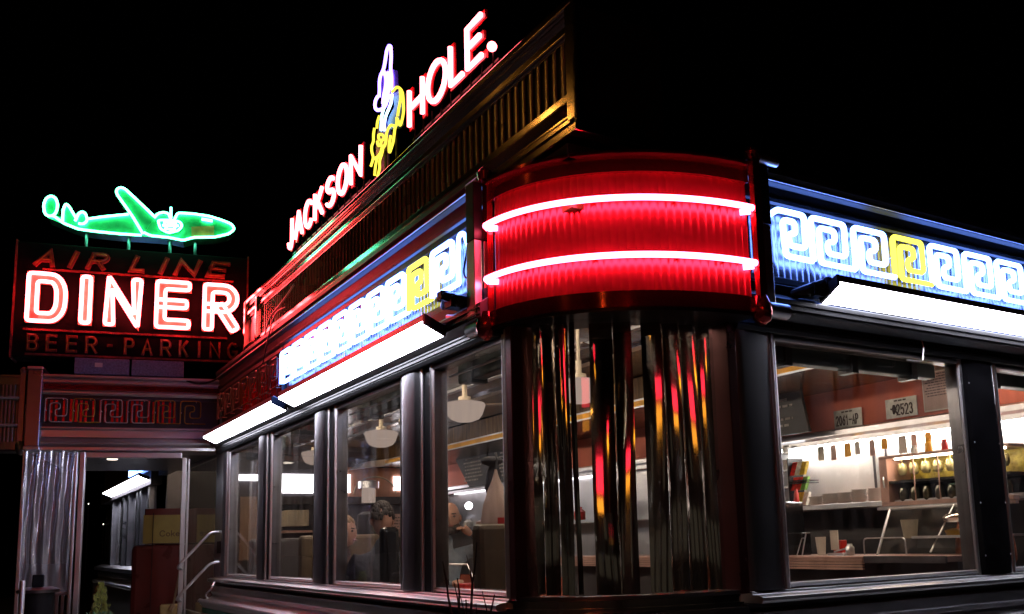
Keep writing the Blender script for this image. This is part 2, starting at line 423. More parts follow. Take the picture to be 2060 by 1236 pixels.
def scribble(mb, F, u0, u1, z0, z1, rows, n, sw, seed=1):
    """rows of small strokes that read as fine lettering"""
    r = random.Random(seed); dz = (z1-z0)/rows
    for i in range(rows):
        z = z1-dz*(i+.6); u = u0+r.random()*.15*(u1-u0); e = u1-r.random()*.25*(u1-u0)
        while u < e:
            L = r.uniform(.4, 1.5)*dz
            mb.box(F, u, min(u+L, u1), n, n+.002, z, z+sw); u += L+dz*.35
    return mb

# ------------------------------------------------------------------ ground and roads
struct('asphalt_ground', MB().box(WF, -120, 160, -120, 200, -.3, 0), 'asphalt')
mb2 = MB().box(WF, .55, 2.2, 3.31, 40, .004, .14).box(WF, .55, 40, -1, 3.3, .004, .14)
struct('pavement', mb2, 'pave')

# ------------------------------------------------------------------ the diner building
B = thing('diner_building', 'stainless steel clad diner with big windows, curved corner window and red ribbed parapet', 'building', (4.5, 6.5, 0))
ZS = 1.37; ZT = 2.64; Y0 = 3.18
# corner arcs
def arc(c, a, b, t0=0, t1=90, n=28, e=2.0):
    o = []
    for i in range(n+1):
        t = radians(t0+(t1-t0)*i/n)
        o.append((c[0]-a*abs(cos(t))**(2/e), c[1]-b*abs(sin(t))**(2/e)))
    return o
CG = (3.0, 3.72)
def arc_band(mb, pts, z0, z1, inset, inset_top=None):
    """solid curved band: outer pts, thickness inset inward towards centre"""
    c = Vector((3.05, 3.8)); n = len(pts); vs = []
    for x, y in pts:
        d = (c-Vector((x, y))); d.normalize()
        vs += [(x, y, z0), (x, y, z1), (x+d.x*inset, y+d.y*inset, z1), (x+d.x*inset, y+d.y*inset, z0)]
    fs = []
    for i in range(n-1):
        for k in range(4): fs.append((i*4+k, i*4+(k+1) % 4, i*4+4+(k+1) % 4, i*4+4+k))
    fs += [(0, 1, 2, 3), tuple((n-1)*4+k for k in (3, 2, 1, 0))]
    return mb.add(vs, fs)
# base cladding, long side (profile: n outward, z)
base_prof = [(-.1, .05), (.16, .05), (.16, .30), (.13, .32), (.13, 1.10), (.15, 1.12), (.15, 1.15), (.04, 1.19), (.03, 1.21), (.05, 1.24), (.05, 1.30), (-.1, 1.32)]
base_r = base_prof
mb = MB(); mb.profile(LF, 3.74, 9.84, base_prof); mb.profile(RF, 3.0, 9.0, base_prof)
obj('base_panel', mb, 'steel_h', B, bevel=.004)
mb = MB(); mb.box(LF, 3.76, 9.80, .131, .136, .70, 1.09); mb.box(RF, 3.02, 8.9, .131, .136, .70, 1.09)
obj('enamel_band', mb, 'teal', B)
mb = MB(); 
for z in (.78, .9, 1.02): mb.box(LF, 3.76, 9.8, .136, .146, z, z+.018); mb.box(RF, 3.02, 8.9, .136, .146, z, z+.018)
obj('base_trim', mb, 'steel_h', B)
mb = MB(); mb.tube([LF.P(3.74, .155, 1.155), LF.P(9.82, .155, 1.155)], .022, 10); mb.tube([RF.P(3.0, .155, 1.155), RF.P(9, .155, 1.155)], .022, 10)
obj('bumper_rail', mb, 'steel', B, smooth=True)
# recess under the sill, its shadow put in as a black strip
mb = MB(); mb.box(LF, 3.72, 9.8, -.1, .045, 1.321, 1.339); mb.box(RF, 3.0, 9, -.1, .045, 1.321, 1.339)
obj('recess_strip', mb, 'black', B)
# sills
sp = [(-.12, 1.34), (.075, 1.34), (.085, 1.35), (.085, 1.368), (.06, 1.376), (.02, 1.378), (.015, 1.392), (-.12, 1.394)]
mb = MB(); mb.profile(LF, 3.72, 9.84, sp); mb.profile(RF, 3.06, 9.0, sp)
obj('window_sill', mb, 'steel_h', B, bevel=.002)
# corner base
mb = MB(); arc_band(mb, arc(CG, .98, .60), .05, 1.33, .2)
obj('corner_base', mb, 'mirror_dark', B, smooth=True)
mb = MB(); arc_band(mb, arc(CG, .95, .565), 1.331, 1.352, .12); arc_band(mb, arc(CG, .93, .545), 1.352, 1.385, .12)
obj('corner_sill', mb, 'mirror', B, smooth=True)

# window bays of the long side: posts and framed panes
def post(F, u0, u1, name='window_post', z0=1.394, z1=2.66, mat='dark_steel'):
    w = u1-u0; mb = MB(); prof = []
    for i in range(13):
        t = i/12; prof.append((u0+w*t, .0+.020*sin(pi*t)**.3))
    vs = [F.P(u, n, z0) for u, n in prof]+[F.P(u, n, z1) for u, n in prof]+[F.P(u1, -.1, z0), F.P(u0, -.1, z0), F.P(u1, -.1, z1), F.P(u0, -.1, z1)]
    k = 13; fs = [(i, i+1, i+1+k, i+k) for i in range(12)]
    fs += [(12, 26, 28, 25), (26, 27, 29, 28), (27, 0, 13, 29)]
    mb.add(vs, fs)
    return obj(name, mb, mat, B, smooth=True)
def beads(mb, F, u0, u1, z0, z1, n=.0, r=.016):
    for u in (u0, u1): mb.tube([F.P(u, n, z0), F.P(u, n, z1)], r, 8)
    for z in (z0+r, z1-r): mb.tube([F.P(u0, n-.004, z), F.P(u1, n-.004, z)], r*.8, 8)
def window(F, u0, u1, z0=1.394, z1=2.64, lab=None):
    fr = MB(); t = .035
    fr.box(F, u0, u0+t, -.09, -.012, z0, z1); fr.box(F, u1-t, u1, -.09, -.012, z0, z1)
    fr.box(F, u0+t, u1-t, -.088, -.014, z0, z0+.022); fr.box(F, u0+t, u1-t, -.088, -.014, z1-.03, z1)
    w = obj('window', fr, 'dark_steel', B, bevel=.003)
    bd = MB(); beads(bd, F, u0+t*.5, u1-t*.5, z0, z1, -.008)
    obj('frame', bd, 'steel', w, smooth=True)
    g = MB().box(F, u0+t*.8, u1-t*.8, -.05, -.044, z0+.01, z1-.02); obj('pane', g, 'glass', w)
    return w
for a, b in [(3.74, 4.60), (4.99, 6.22), (6.63, 7.86), (8.22, 9.40)]: window(LF, a, b)
for a, b in [(4.60, 4.99), (6.22, 6.63), (7.86, 8.22), (9.40, 9.60)]:
    # the dark inner jamb then the rounded stainless cover
    post(LF, a+(b-a)*.38, b, mat='post')
    obj('window_post', MB().box(LF, a+.004, a+(b-a)*.38, -.1, -.012, 1.394, 2.66), 'headmetal', B, bevel=.003)
    obj('edge_bead', MB().tube([LF.P(a+(b-a)*.30, -.002, 1.394), LF.P(a+(b-a)*.30, -.002, 2.66)], .012, 8), 'steel', B, smooth=True)
for a, b in [(3.30, 4.86), (5.17, 6.72), (7.03, 8.6)]: window(RF, a, b)
for a, b in [(4.86, 5.17), (6.72, 7.03), (8.6, 8.9)]: post(RF, a, b, mat='blackgloss')
# corner pillar
post(RF, 3.055, 3.295, mat='post')
mb = MB(); mb.box(RF, 3.0, 3.055, -.12, .012, 1.386, 2.72); obj('corner_jamb', mb, 'jamb', B, bevel=.004)
mb = MB(); mb.box(LF, 3.66, 3.715, -.12, .012, 1.386, 2.72); obj('corner_jamb', mb, 'jamb', B, bevel=.004)
mb = MB(); mb.tube([LF.P(3.728, .0, 1.386), LF.P(3.728, 0, 2.66)], .012, 8); mb.tube([RF.P(3.29, .015, 1.4), RF.P(3.29, .015, 2.66)], .007, 8)
obj('edge_bead', mb, 'steel', B, smooth=True)
mb = MB(); mb2 = MB()
for y in (4.72, 6.36, 7.98, 9.45):
    for z in (1.5, 1.8, 2.15, 2.5): mb.ball(LF.P(y, -.0, z), .007, .007, .007, 8, 5)
for u in (4.895, 5.14, 6.75, 7.0):
    for z in (1.5, 1.8, 2.15, 2.5): mb2.ball(RF.P(u, .012, z), .006, .006, .006, 8, 5)
obj('screws', mb, 'steel', B, smooth=True); obj('screws', mb2, 'steel', B, smooth=True)
# curved pane
pts = arc(CG, .865, .50, 3, 87)
mb = MB(); arc_band(mb, pts, 1.386, 2.70, .006); obj('curved_pane', mb, 'glass', B, smooth=True)
mb = MB(); arc_band(mb, arc(CG, .90, .54), 1.386, 1.402, .09); arc_band(mb, arc(CG, .93, .60), 2.675, 2.73, .16)
obj('curved_frame', mb, 'dark_steel', B, smooth=True)

# head of the windows, soffit and cornice (long side then short side)
head = [(-.12, 2.64), (.03, 2.64), (.04, 2.66), (.04, 2.70), (.10, 2.73), (.10, 2.80), (.055, 2.83), (.055, 2.885), (.02, 2.895), (-.12, 2.9)]
mb = MB(); mb.profile(LF, 3.80, 9.84, head); mb.profile(RF, 3.05, 9.0, head)
obj('window_head', mb, 'headmetal', B, bevel=.003)
mb = MB()
for z, n in ((2.668, .044), (2.69, .044), (2.745, .104), (2.775, .104)):
    mb.box(LF, 3.8, 9.82, n-.004, n+.004, z, z+.008); mb.box(RF, 3.06, 9, n-.004, n+.004, z, z+.008)
obj('head_trim', mb, 'headmetal', B)
corn = [(-.12, 3.32), (.015, 3.32), (.03, 3.33), (.035, 3.35), (.02, 3.36), (.03, 3.41), (.055, 3.425), (.055, 3.44), (.045, 3.45), (.06, 3.47), (.06, 3.50), (.03, 3.51), (-.12, 3.51)]
mb = MB(); mb.profile(LF, 3.86, 9.84, corn); mb.profile(RF, 3.14, 9.0, corn)
obj('cornice', mb, 'headmetal', B, bevel=.002)
mb = MB(); mb.tube([LF.P(3.86, .058, 3.432), LF.P(9.8, .058, 3.432)], .0045, 8); mb.tube([RF.P(3.2, .058, 3.432), RF.P(9, .058, 3.432)], .0045, 8)
obj('cornice_bead', mb, 'steel', B, smooth=True)
# wall behind the friezes
mb = MB(); mb.box(LF, 3.86, 9.84, -.12, -.02, 2.90, 3.32); mb.box(RF, 3.05, 9.0, -.12, -.02, 2.90, 3.32)
obj('frieze_wall', mb, 'dark_steel', B)
mb = MB(); arc_band(mb, arc((3.05, 3.8), .86, .66), 2.73, 3.46, .15); obj('corner_wall', mb, 'black', B)
# roof slab and inside
mb = MB(); mb.box(WF, 2.22, 9.0, 3.32, 13.6, 3.40, 3.47); mb.box(WF, 2.32, 3.4, 3.5, 3.9, 3.3, 3.399)
obj('roof', mb, 'roofing', B)
mb = MB(); mb.box(WF, 2.23, 6.2, 3.32, 13.5, 3.16, 3.19); obj('ceiling', mb, 'wood', B)
mb = MB(); mb.box(WF, 2.2, 6.3, 3.3, 13.5, .5, .55); obj('floor', mb, 'tile', B)
mb = MB(); mb.box(WF, 6.2, 6.3, 3.28, 13.6, .5, 3.39); obj('back_wall', mb, 'pinkwall', B)
# wall lining low part inside, end wall with openings
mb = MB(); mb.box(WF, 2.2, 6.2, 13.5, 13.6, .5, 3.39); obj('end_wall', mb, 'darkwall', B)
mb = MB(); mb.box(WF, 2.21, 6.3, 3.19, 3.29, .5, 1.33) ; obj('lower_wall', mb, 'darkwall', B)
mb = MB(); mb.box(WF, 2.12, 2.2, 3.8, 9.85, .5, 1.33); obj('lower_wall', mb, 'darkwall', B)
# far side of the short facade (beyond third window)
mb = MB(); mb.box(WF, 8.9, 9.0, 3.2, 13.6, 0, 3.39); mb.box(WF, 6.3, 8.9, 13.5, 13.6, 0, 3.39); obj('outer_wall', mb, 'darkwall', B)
mb = MB(); mb.box(WF, 6.31, 8.88, 3.6, 3.7, .5, 3.39); obj('partition', mb, 'pinkwall', B)
# dropped soffit in front of the back bar with the amber cove line
mb = MB(); mb.box(WF, 5.2, 6.19, 3.33, 13.4, 2.86, 3.15); obj('bulkhead', mb, 'wood', B)
mb = MB(); mb.box(WF, 5.185, 5.198, 3.33, 13.4, 2.875, 2.925); obj('cove_line', mb, 'yellow', B)
mb = MB(); mb.box(WF, 5.18, 5.198, 3.33, 13.4, 2.925, 2.94); mb.box(WF, 5.18, 5.198, 3.33, 13.4, 2.86, 2.873); mb.box(WF, 3.9, 3.96, 3.4, 13.4, 3.13, 3.158); mb.box(WF, 2.9, 2.95, 3.4, 13.4, 3.13, 3.158)
obj('ceiling_trim', mb, 'steel', B)
for xa in (2.42, 2.85):  # unseen tubes added under the ceiling to brighten the room
    obj('cove_tube', MB().tube([(xa, 3.6, 3.11), (xa, 13.2, 3.11)], .018, 8), 'cove_light', B)
obj('cove_tube', MB().tube([(3.7, 3.62, 3.11), (5.1, 3.62, 3.11)], .018, 8), 'cove_light', B)
obj('cove_tube', MB().tube([(5.25, 3.62, 2.80), (6.1, 3.62, 2.80)], .018, 8), 'cove_light', B)
for xa in (2.6, 4.3):
    obj('ceiling_cove', MB().box(WF, xa, xa+.10, 3.4, 13.4, 3.135, 3.158), 'mirror_dark', B)

# parapet box above the roof
Bp = obj('parapet', MB().box(WF, 2.30, 2.80, 3.32, 9.5, 3.60, 4.19), 'black', B)
PF = Fr((2.3, 0), (0, 1), (-1, 0))
obj('face_panel', MB().box(PF, 3.32, 9.5, .0005, .004, 3.605, 3.76), 'mirror', Bp)
obj('face_panel', MB().box(PF, 3.32, 9.5, .0005, .004, 4.03, 4.185), 'mirror', Bp)
obj('face_panel', MB().box(PF, 9.04, 9.47, .0005, .004, 3.765, 4.025), 'steel', Bp)
mb = MB()
pp = [(.0, 3.60), (0.03, 3.56), (.10, 3.53), (.10, 3.49), (-.3, 3.49), (-.3, 3.60)]
mb.profile(PF, 3.22, 9.55, pp)
for z0, z1, n in ((3.60, 3.625, .03), (3.64, 3.655, .02), (3.70, 3.735, .045), (3.735, 3.76, .025), (4.03, 4.05, .025), (4.05, 4.085, .045), (4.15, 4.175, .03), (4.175, 4.21, .055), (4.21, 4.235, .03)):
    mb.box(PF, 3.31, 9.52, .001, n, z0, z1)
obj('trim', mb, 'mirror', Bp, bevel=.004)
mb = MB()
n = 74
for i in range(n):
    y = 3.45+(8.95-3.45)*i/(n-1)
    mb.tube([PF.P(y, .004, 3.762), PF.P(y, .004, 4.028)], .013, 8)
obj('ribbed_panel', mb, 'ribmetal', Bp, smooth=True)
mb = MB(); mb.box(PF, 3.30, 3.36, .0, .05, 3.60, 4.34); mb.tube([PF.P(3.30, .03, 3.5), PF.P(3.30, .03, 4.40)], .02, 10); mb.box(PF, 8.98, 9.03, .001, .07, 3.60, 4.14); mb.box(PF, 9.48, 9.53, .001, .06, 3.55, 4.2)
obj('pilaster', mb, 'mirror', Bp, smooth=True)

# ------------------------------------------------------------------ meander friezes
def key_path(F, u0, w, z0, h, n, sgn=1):
    """one unit of the meander, from its own left edge to the next unit's left edge"""
    pa = [(0, 0.0), (0, 1), (.78, 1), (.78, .25), (.36, .25), (.36, .53), (.54, .53), (.54, .80), (.17, .80), (.17, 0), (.985, 0)]
    return [F.P(u0+sgn*x*w, n, z0+y*h) for x, y in pa]
def fluted(F, u0, u1, z0, z1, n0, amp=.006, pitch=.045):
    k = int(abs(u1-u0)/pitch*6); vs = []; 
    for i in range(k+1):
        u = u0+(u1-u0)*i/k; a = n0+amp*abs(sin(pi*(u-u0)/pitch))
        vs += [F.P(u, a, z0), F.P(u, a, z1)]
    return MB().add(vs, [(2*i, 2*i+2, 2*i+3, 2*i+1) for i in range(k)])
def frieze(name, label, F, u0, u1, zc0, zc1, start, pitch, count, z0, h, lit, sgn=1, yellow=(), r=.0155):
    t = thing(name, label, 'neon sign', F.P((u0+u1)/2, 0, zc0), None)
    obj('backing_panel', fluted(F, u0, u1, zc0+.035, zc1-.035, -.012), 'flute', t, smooth=True)
    mb = MB()
    for z in (zc0, zc1-.034): mb.box(F, u0, u1, -.019, .018, z, z+.034)
    mb.box(F, u0-.012 if u0 < u1 else u1-.012, (u0 if u0 < u1 else u1), -.019, .02, zc0, zc1)
    obj('frame', mb, 'headmetal', t, bevel=.002)
    for i in range(count):
        ua = start+sgn*i*pitch
        pts = key_path(F, ua, pitch, z0, h, .05, sgn)
        rp = rnd_path(pts, .028, 4)
        col = yellow(i) if callable(yellow) else (i in yellow)
        m = ('n_yellow' if col else 'n_white') if lit else ('n_off_yellow' if col else 'n_off_grey')
        mbt = MB(); mbt.tube(rp, r if lit else .006, 8)
        obj('neon_tube', mbt, m, t, smooth=True)
    sup = MB()
    for i in range(count):
        ua = start+sgn*i*pitch
        for x, y in ((.02, .5), (.6, .985), (.5, .02)): sup.tube([F.P(ua+sgn*x*pitch, -.015, z0+y*h), F.P(ua+sgn*x*pitch, .045, z0+y*h)], .005, 6)
    obj('tube_support', sup, 'china', t)
    return t
fr1 = frieze('neon_frieze', 'lit white neon meander frieze with one yellow key on the right facade', RF, 3.185, 8.9, 2.905, 3.318, 3.60, .3275, 12, 3.045, .238, True, 1, (2, 9))
mb = MB(); mb.tube(rnd_path([RF.P(3.315, .015, 3.245), RF.P(3.325, .05, 3.262), RF.P(3.36, .05, 3.283), RF.P(3.36+.19, .05, 3.283), RF.P(3.36+.19, .05, 3.105), RF.P(3.36+.07, .05, 3.105), RF.P(3.36+.07, .05, 3.17), RF.P(3.36+.12, .05, 3.17), RF.P(3.36+.12, .05, 3.235), RF.P(3.36+.03, .05, 3.235), RF.P(3.36+.04, .05, 3.045), RF.P(3.595, .05, 3.045)], .028, 4), .0155, 8)
obj('neon_tube', mb, 'n_white', fr1, smooth=True)
fr2 = frieze('neon_frieze', 'lit white neon meander frieze with one yellow key on the left facade', LF, 3.935, 7.46, 2.905, 3.318, 7.40, .328, 10, 2.985, .25, True, -1, (8,))
mb = MB(); mb.tube(rnd_path([LF.P(4.12, .05, 2.985), LF.P(4.12, .05, 3.24), LF.P(4.055, .05, 3.24), LF.P(4.055, .02, 3.15)], .03, 4), .0125, 8); obj('neon_tube', mb, 'n_white', fr2, smooth=True)
mb = MB(); mb.tube(rnd_path([LF.P(4.055, .03, 3.16), LF.P(4.05, .06, 3.02), LF.P(4.0, .07, 2.97), LF.P(3.93, .05, 2.99)], .05, 5), .006, 6); obj('cable', mb, 'black', fr2, smooth=True)
fl_old = fluted
def fluted(F, u0, u1, z0, z1, n0, amp=.006, pitch=.045): return MB().box(F, u0, u1, n0-.004, n0, z0, z1)
M['flute'] = M['headmetal']
fr3 = frieze('unlit_neon_frieze', 'unlit meander frieze reflecting red at the far end of the left facade', LF, 7.5, 9.80, 2.905, 3.318, 9.75, .328, 7, 2.985, .25, False, -1, (3,))
fr4 = frieze('unlit_neon_frieze', 'unlit grey and amber meander frieze over the porch entrance', EF, -1.645, -.02, 2.90, 3.22, -1.62, .247, 6, 2.945, .235, False, 1, (1, 4, 5))

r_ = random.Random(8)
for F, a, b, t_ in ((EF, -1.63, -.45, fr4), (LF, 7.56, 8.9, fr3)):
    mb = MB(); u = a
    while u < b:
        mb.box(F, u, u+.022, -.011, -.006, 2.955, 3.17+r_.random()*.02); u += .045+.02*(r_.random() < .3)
    obj('red_slots', mb, surf('red_glazed_slot', (.75, .02, .02), .25, .3, .3, 20), t_)  # red light caught by the backing, put in as coloured strips
fluted = fl_old; M['flute'] = surf('fluted_steel_lit', (.28, .28, .34), .3, 1, .1, 8, (1, 1, 1), .1, 30)
# ------------------------------------------------------------------ curved red corner sign
CD = (3.05, 3.8)
def drum(name, label, lit, xf, xt=None):
    t = thing(name, label, 'neon sign', xf(2.5, 3.3, 2.68))
    def P2(pts): return [xf(x, y, 0).to_2d() for x, y in pts]
    def band(mb, a, b, z0, z1, th, t0=0, t1=90):
        o = arc(CD, a, b, t0, t1, 36); i_ = arc(CD, a-th, b-th, t0, t1, 36); vs = []
        for (x, y), (p, q) in zip(o, i_):
            vs += [xf(x, y, z0), xf(x, y, z1), xf(p, q, z1), xf(p, q, z0)]
        n_ = len(o); fs = []
        for k in range(n_-1):
            for c in range(4): fs.append((k*4+c, k*4+(c+1) % 4, k*4+4+(c+1) % 4, k*4+4+c))
        fs += [(0, 1, 2, 3), tuple((n_-1)*4+c for c in (3, 2, 1, 0))]
        return mb.add(vs, fs)
    # fluted curved face
    N_ = 330; vs = []
    for k in range(N_+1):
        tt = .3+89.4*k/N_; am = .005*abs(sin(pi*k/9.0)); x, y = arc(CD, .962+am, .762+am, tt, tt, 1)[0]
        vs += [xf(x, y, 2.745), xf(x, y, 3.33)]
    obj('fluted_panel', MB().add(vs, [(2*k, 2*k+2, 2*k+3, 2*k+1) for k in range(N_)]), 'redflute' if lit else 'dark_steel', t, smooth=True)
    rb = 'redband' if lit else 'dark_steel'
    obj('lower_band', band(MB(), 1.0, .80, 2.68, 2.755, .05), rb, t, smooth=True)
    obj('upper_band', band(band(MB(), .985, .785, 3.325, 3.40, .04), 1.02, .82, 3.40, 3.415, .1), rb, t, smooth=True)
    obj('soffit', band(MB(), .99, .79, 2.665, 2.679, .3), 'black', t, smooth=True)
    for z, ex in ((3.185, .0), (2.915, .0)):
        pts = [Vector(xf(x, y, z)) for x, y in arc(CD, 1.02, .82, -1, 91, 44)]
        e0 = [Vector(xf(*arc(CD, .97, .77, 3, 3, 1)[0], z-.012)), Vector(xf(*arc(CD, 1.0, .80, 0, 0, 1)[0], z-.008))]
        e1 = [Vector(xf(*arc(CD, 1.0, .80, 90, 90, 1)[0], z-.008)), Vector(xf(*arc(CD, .97, .77, 87, 87, 1)[0], z-.012))]
        obj('neon_tube', MB().tube(e0+pts+e1, .0145, 12), 'n_pink' if lit else 'n_off_grey', t, smooth=True)
    mb = MB()
    for a in (18, 42, 66, 80):
        for z in (3.185, 2.915):
            x0, y0 = arc(CD, .95, .75, a, a, 1)[0]; x1, y1 = arc(CD, 1.015, .815, a, a, 1)[0]
            mb.tube([xf(x0, y0, z), xf(x1, y1, z)], .009, 6); mb.tube([xf(x0, y0, z-.02), xf(x0, y0, z+.02)], .014, 6)
    obj('tube_support', mb, 'redband' if lit else 'black', t)
    # end brackets: red side cheeks with a scroll at the foot and a steel roll beside them
    for (x, y, ux, uy) in ((2.045, 3.815, 0, 1), (3.058, 2.995, 1, 0)):
        mb = MB()
        a = Vector(xf(x, y, 0)); b = Vector(xf(x+ux, y+uy, 0)); d = (b-a).normalized()
        q = lambda s_, z: a+d*s_+Vector((0, 0, z))
        nrm = Vector((d.y, -d.x, 0))
        prof = [(-.05, 3.44), (.035, 3.44)]
        mb.ribbon([q(0, 3.46), q(0, 2.72)], .045, nrm*.03, nrm)
        bb = [q(.03*sin(pi*i/10)*1.0, 2.74-.13*i/10) for i in range(11)]
        mb.tube([q(0, 2.76), q(.005, 2.72), q(.012, 2.68), q(.008, 2.645), q(0, 2.625)], [.034, .046, .05, .04, .015], 12)
        mb.tube([q(0, 3.43), q(0, 3.47), q(0, 3.50)], [.03, .038, .012], 12)
        obj('end_bracket', mb, 'redband' if lit else 'dark_steel', t, smooth=True)
        mb = MB()
        for z, r_ in ((2.70, .038), (3.452, .022)):
            mb.tube([q(.045, z), q(.17, z)], r_, 14)
        obj('steel_roll', mb, 'steel', t, smooth=True)
        FS = Fr((a.x, a.y), (d.x, d.y), (nrm.x, nrm.y))
        obj('side_plate', MB().box(FS, .026, .112, -.05, .0, 3.13, 3.43), 'black', t, bevel=.004)  # upper half of the plate coloured black where no neon light reaches
        obj('side_plate', MB().box(FS, .026, .112, -.05, -.006, 2.74, 3.128), 'steel', t, bevel=.004)  # lower half made lighter, the neon light put into the colour
    return t
drum('curved_neon_sign', 'glowing red curved corner sign with two horizontal neon bands above the curved window', True, lambda x, y, z: Vector((x, y, z)))

# unlit sister sign at the left corner of the porch
def xf2(x, y, z):
    # mirror the corner to the porch's left end
    s = Vector((x-3.10, y-3.0, 0)); u = -1.70-(s.x*-1.0)-0.0
    return EF.P(-1.80+s.x*.85, -.05-s.y*.85*1.0+.0, z)
drum('unlit_curved_sign', 'dark unlit curved corner sign with two tubes at the left end of the porch', False, xf2)

# ------------------------------------------------------------------ strip lights under the friezes
def strip_light(label, F, u0, u1, n0=.10, zl=2.715, zh=2.77, no=.22, br=True):
    t = thing('strip_light', label, 'strip light', F.P((u0+u1)/2, n0, zl), 'fluorescent strip lights along the building')
    # the glowing underside: outer edge a little higher than the inner edge
    a = [F.P(u0, no, zh), F.P(u1, no, zh), F.P(u1, n0, zl), F.P(u0, n0, zl)]
    obj('diffuser', MB().prism(a, (0, 0, .012)), 'tube_light', t)
    h = MB().prism([p+Vector((0, 0, .013)) for p in a], (0, 0, .035))
    obj('housing', h, 'steel', t)
    obj('end_cap', MB().prism([p+Vector((0, 0, -.003)) for p in (a[0], a[3])]+[p+Vector((0, 0, .05)) for p in (a[3], a[0])], F.u*(-.02 if u1 > u0 else .02)), 'black', t)
    obj('end_cap', MB().prism([p+Vector((0, 0, -.003)) for p in (a[1], a[2])]+[p+Vector((0, 0, .05)) for p in (a[2], a[1])], F.u*(.02 if u1 > u0 else -.02)), 'black', t)
    if br:
        for u in (u0+.06*(1 if u1 > u0 else -1), (u0+u1)/2, u1-.06*(1 if u1 > u0 else -1)):
            obj('bracket', MB().tube([F.P(u, .0, zl+.06), F.P(u, n0+.02, zl+.075), F.P(u, no-.03, zh+.055)], .012, 6), 'black', t)
    return t
def lampholder(F, u, label):
    t = thing('lamp_bracket', label, 'bracket', F.P(u, .05, 2.8)); mb = MB(); r = random.Random(int(u*10))
    mb.tube([F.P(u-.12, .02, 2.84), F.P(u-.04, .10, 2.86), F.P(u+.05, .13, 2.90), F.P(u+.14, .10, 2.87)], [.02, .035, .03, .02], 8)
    mb.box(F, u-.03, u+.05, .06, .14, 2.83, 2.90); mb.box(F, u+.04, u+.10, .1, .16, 2.88, 2.93)
    obj('arm', mb, 'black', t, bevel=.004)
    mb = MB(); mb.tube([F.P(u-.1, .05, 2.80), F.P(u+.02, .09, 2.79), F.P(u+.14, .08, 2.82)], .012, 6); obj('conduit', mb, 'dark_steel', t)
    return t
strip_light('long white fluorescent strip light over the middle left windows', LF, 4.20, 6.85)
strip_light('short white fluorescent strip light nearest the porch', LF, 7.06, 9.55)
strip_light('white fluorescent strip light over the right facade windows', RF, 3.585, 8.7, zl=2.81, zh=2.877)
lampholder(LF, 4.06, 'black lamp bracket at the near end of the left strip light')
lampholder(RF, 3.52, 'black lamp bracket beside the corner sign on the right facade')

# ------------------------------------------------------------------ rooftop lettering
def channel_letter(parent, F, ch, ua, ub, z0, z1, sw, tr, mat, n=.03, depth=.014, hmat='letterred', double=False, slant=0.0):
    w = (ub-ua)-sw; h = (z1-z0)-sw
    gl_ = glyph(F, ch, ua+sw/2, z0+sw/2, w if ch not in 'I.' else w, h, n, slant)
    hb = MB()
    for p, c in gl_: hb.ribbon(p, sw, F.n*(-depth), F.n, closed=(c and ch != 'D'))
    L = obj('letter', hb, hmat, parent)
    tb = MB()
    for p, c in gl_:
        q = [x+F.n*(.012) for x in p]
        if not double:
            tb.tube(q, tr, 8, closed=(c and ch != 'D'))
        else:
            off = sw*.34; nn = len(q); left = []; right = []
            cl = (c)
            if ch == 'D': q = q[:-1]; nn -= 1
            for i in range(nn):
                if cl or 0 < i < nn-1:
                    a = (q[i]-q[(i-1) % nn]).normalized(); b = (q[(i+1) % nn]-q[i]).normalized()
                elif i == 0: a = b = (q[1]-q[0]).normalized()
                else: a = b = (q[-1]-q[-2]).normalized()
                sa = F.n.cross(a); sb = F.n.cross(b); m_ = (sa+sb).normalized(); k = off/max(.62, m_.dot(sa)); pt = q[i]
                if not cl and i == 0: pt = pt-a*off
                if not cl and i == nn-1: pt = pt+a*off
                left.append(pt+m_*k); right.append(pt-m_*k)
            if cl: tb.tube(rnd_path(left, .03, 3, True), tr, 8, closed=True); tb.tube(rnd_path(right, .03, 3, True), tr, 8, closed=True)
            else: tb.tube(rnd_path(left+right[::-1], .03, 3, True), tr, 8, closed=True)
    if mat: obj('neon_tube', tb, mat, L, smooth=True)
    return L
t = thing('rooftop_sign', 'red neon sign reading JACKSON standing on the parapet, left of the rider', 'neon sign', (2.3, 7, 4.25), 'red neon words on the parapet')
for ch, a, b in zip("JACKSON", (8.01, 7.80, 7.52, 7.245, 6.94, 6.67, 6.37), (7.815, 7.53, 7.25, 6.98, 6.69, 6.39, 6.09)):
    zz = 4.30 if ch == 'J' else 4.335
    channel_letter(t, TF, ch, -a, -b-.02, zz, 4.61, .050, .0162, 'n_red')
mb = MB()
for i in range(14): mb.tube([TF.P(-8.0+i*.14, .0, 4.2), TF.P(-8.0+i*.14, .0, 4.34)], .006, 6)
mb.box(TF, -8.02, -6.05, -.012, .0, 4.285, 4.30); obj('support_rail', mb, 'black', t)
obj('end_plate', MB().box(TF, -6.08, -5.93, -.10, -.085, 4.28, 4.62), 'purplepanel', t)
t = thing('rooftop_sign', 'red neon sign reading HOLE. standing on the parapet, right of the rider', 'neon sign', (2.3, 4.7, 4.25), 'red neon words on the parapet')
for ch, a, b in zip("HOLE", (5.26, 4.97, 4.64, 4.42), (5.00, 4.66, 4.43, 4.19)):
    channel_letter(t, TF, ch, -a, -b, 4.335, 4.63, .050, .0162, 'n_red')
obj('full_stop', MB().ball(TF.P(-4.135, .02, 4.375), .028), 'n_red', t, smooth=True)
mb = MB()
for i in range(9): mb.tube([TF.P(-5.24+i*.135, .0, 4.2), TF.P(-5.24+i*.135, .0, 4.36)], .006, 6)
mb.box(TF, -5.28, -4.1, -.012, .0, 4.285, 4.30); obj('support_rail', mb, 'black', t)

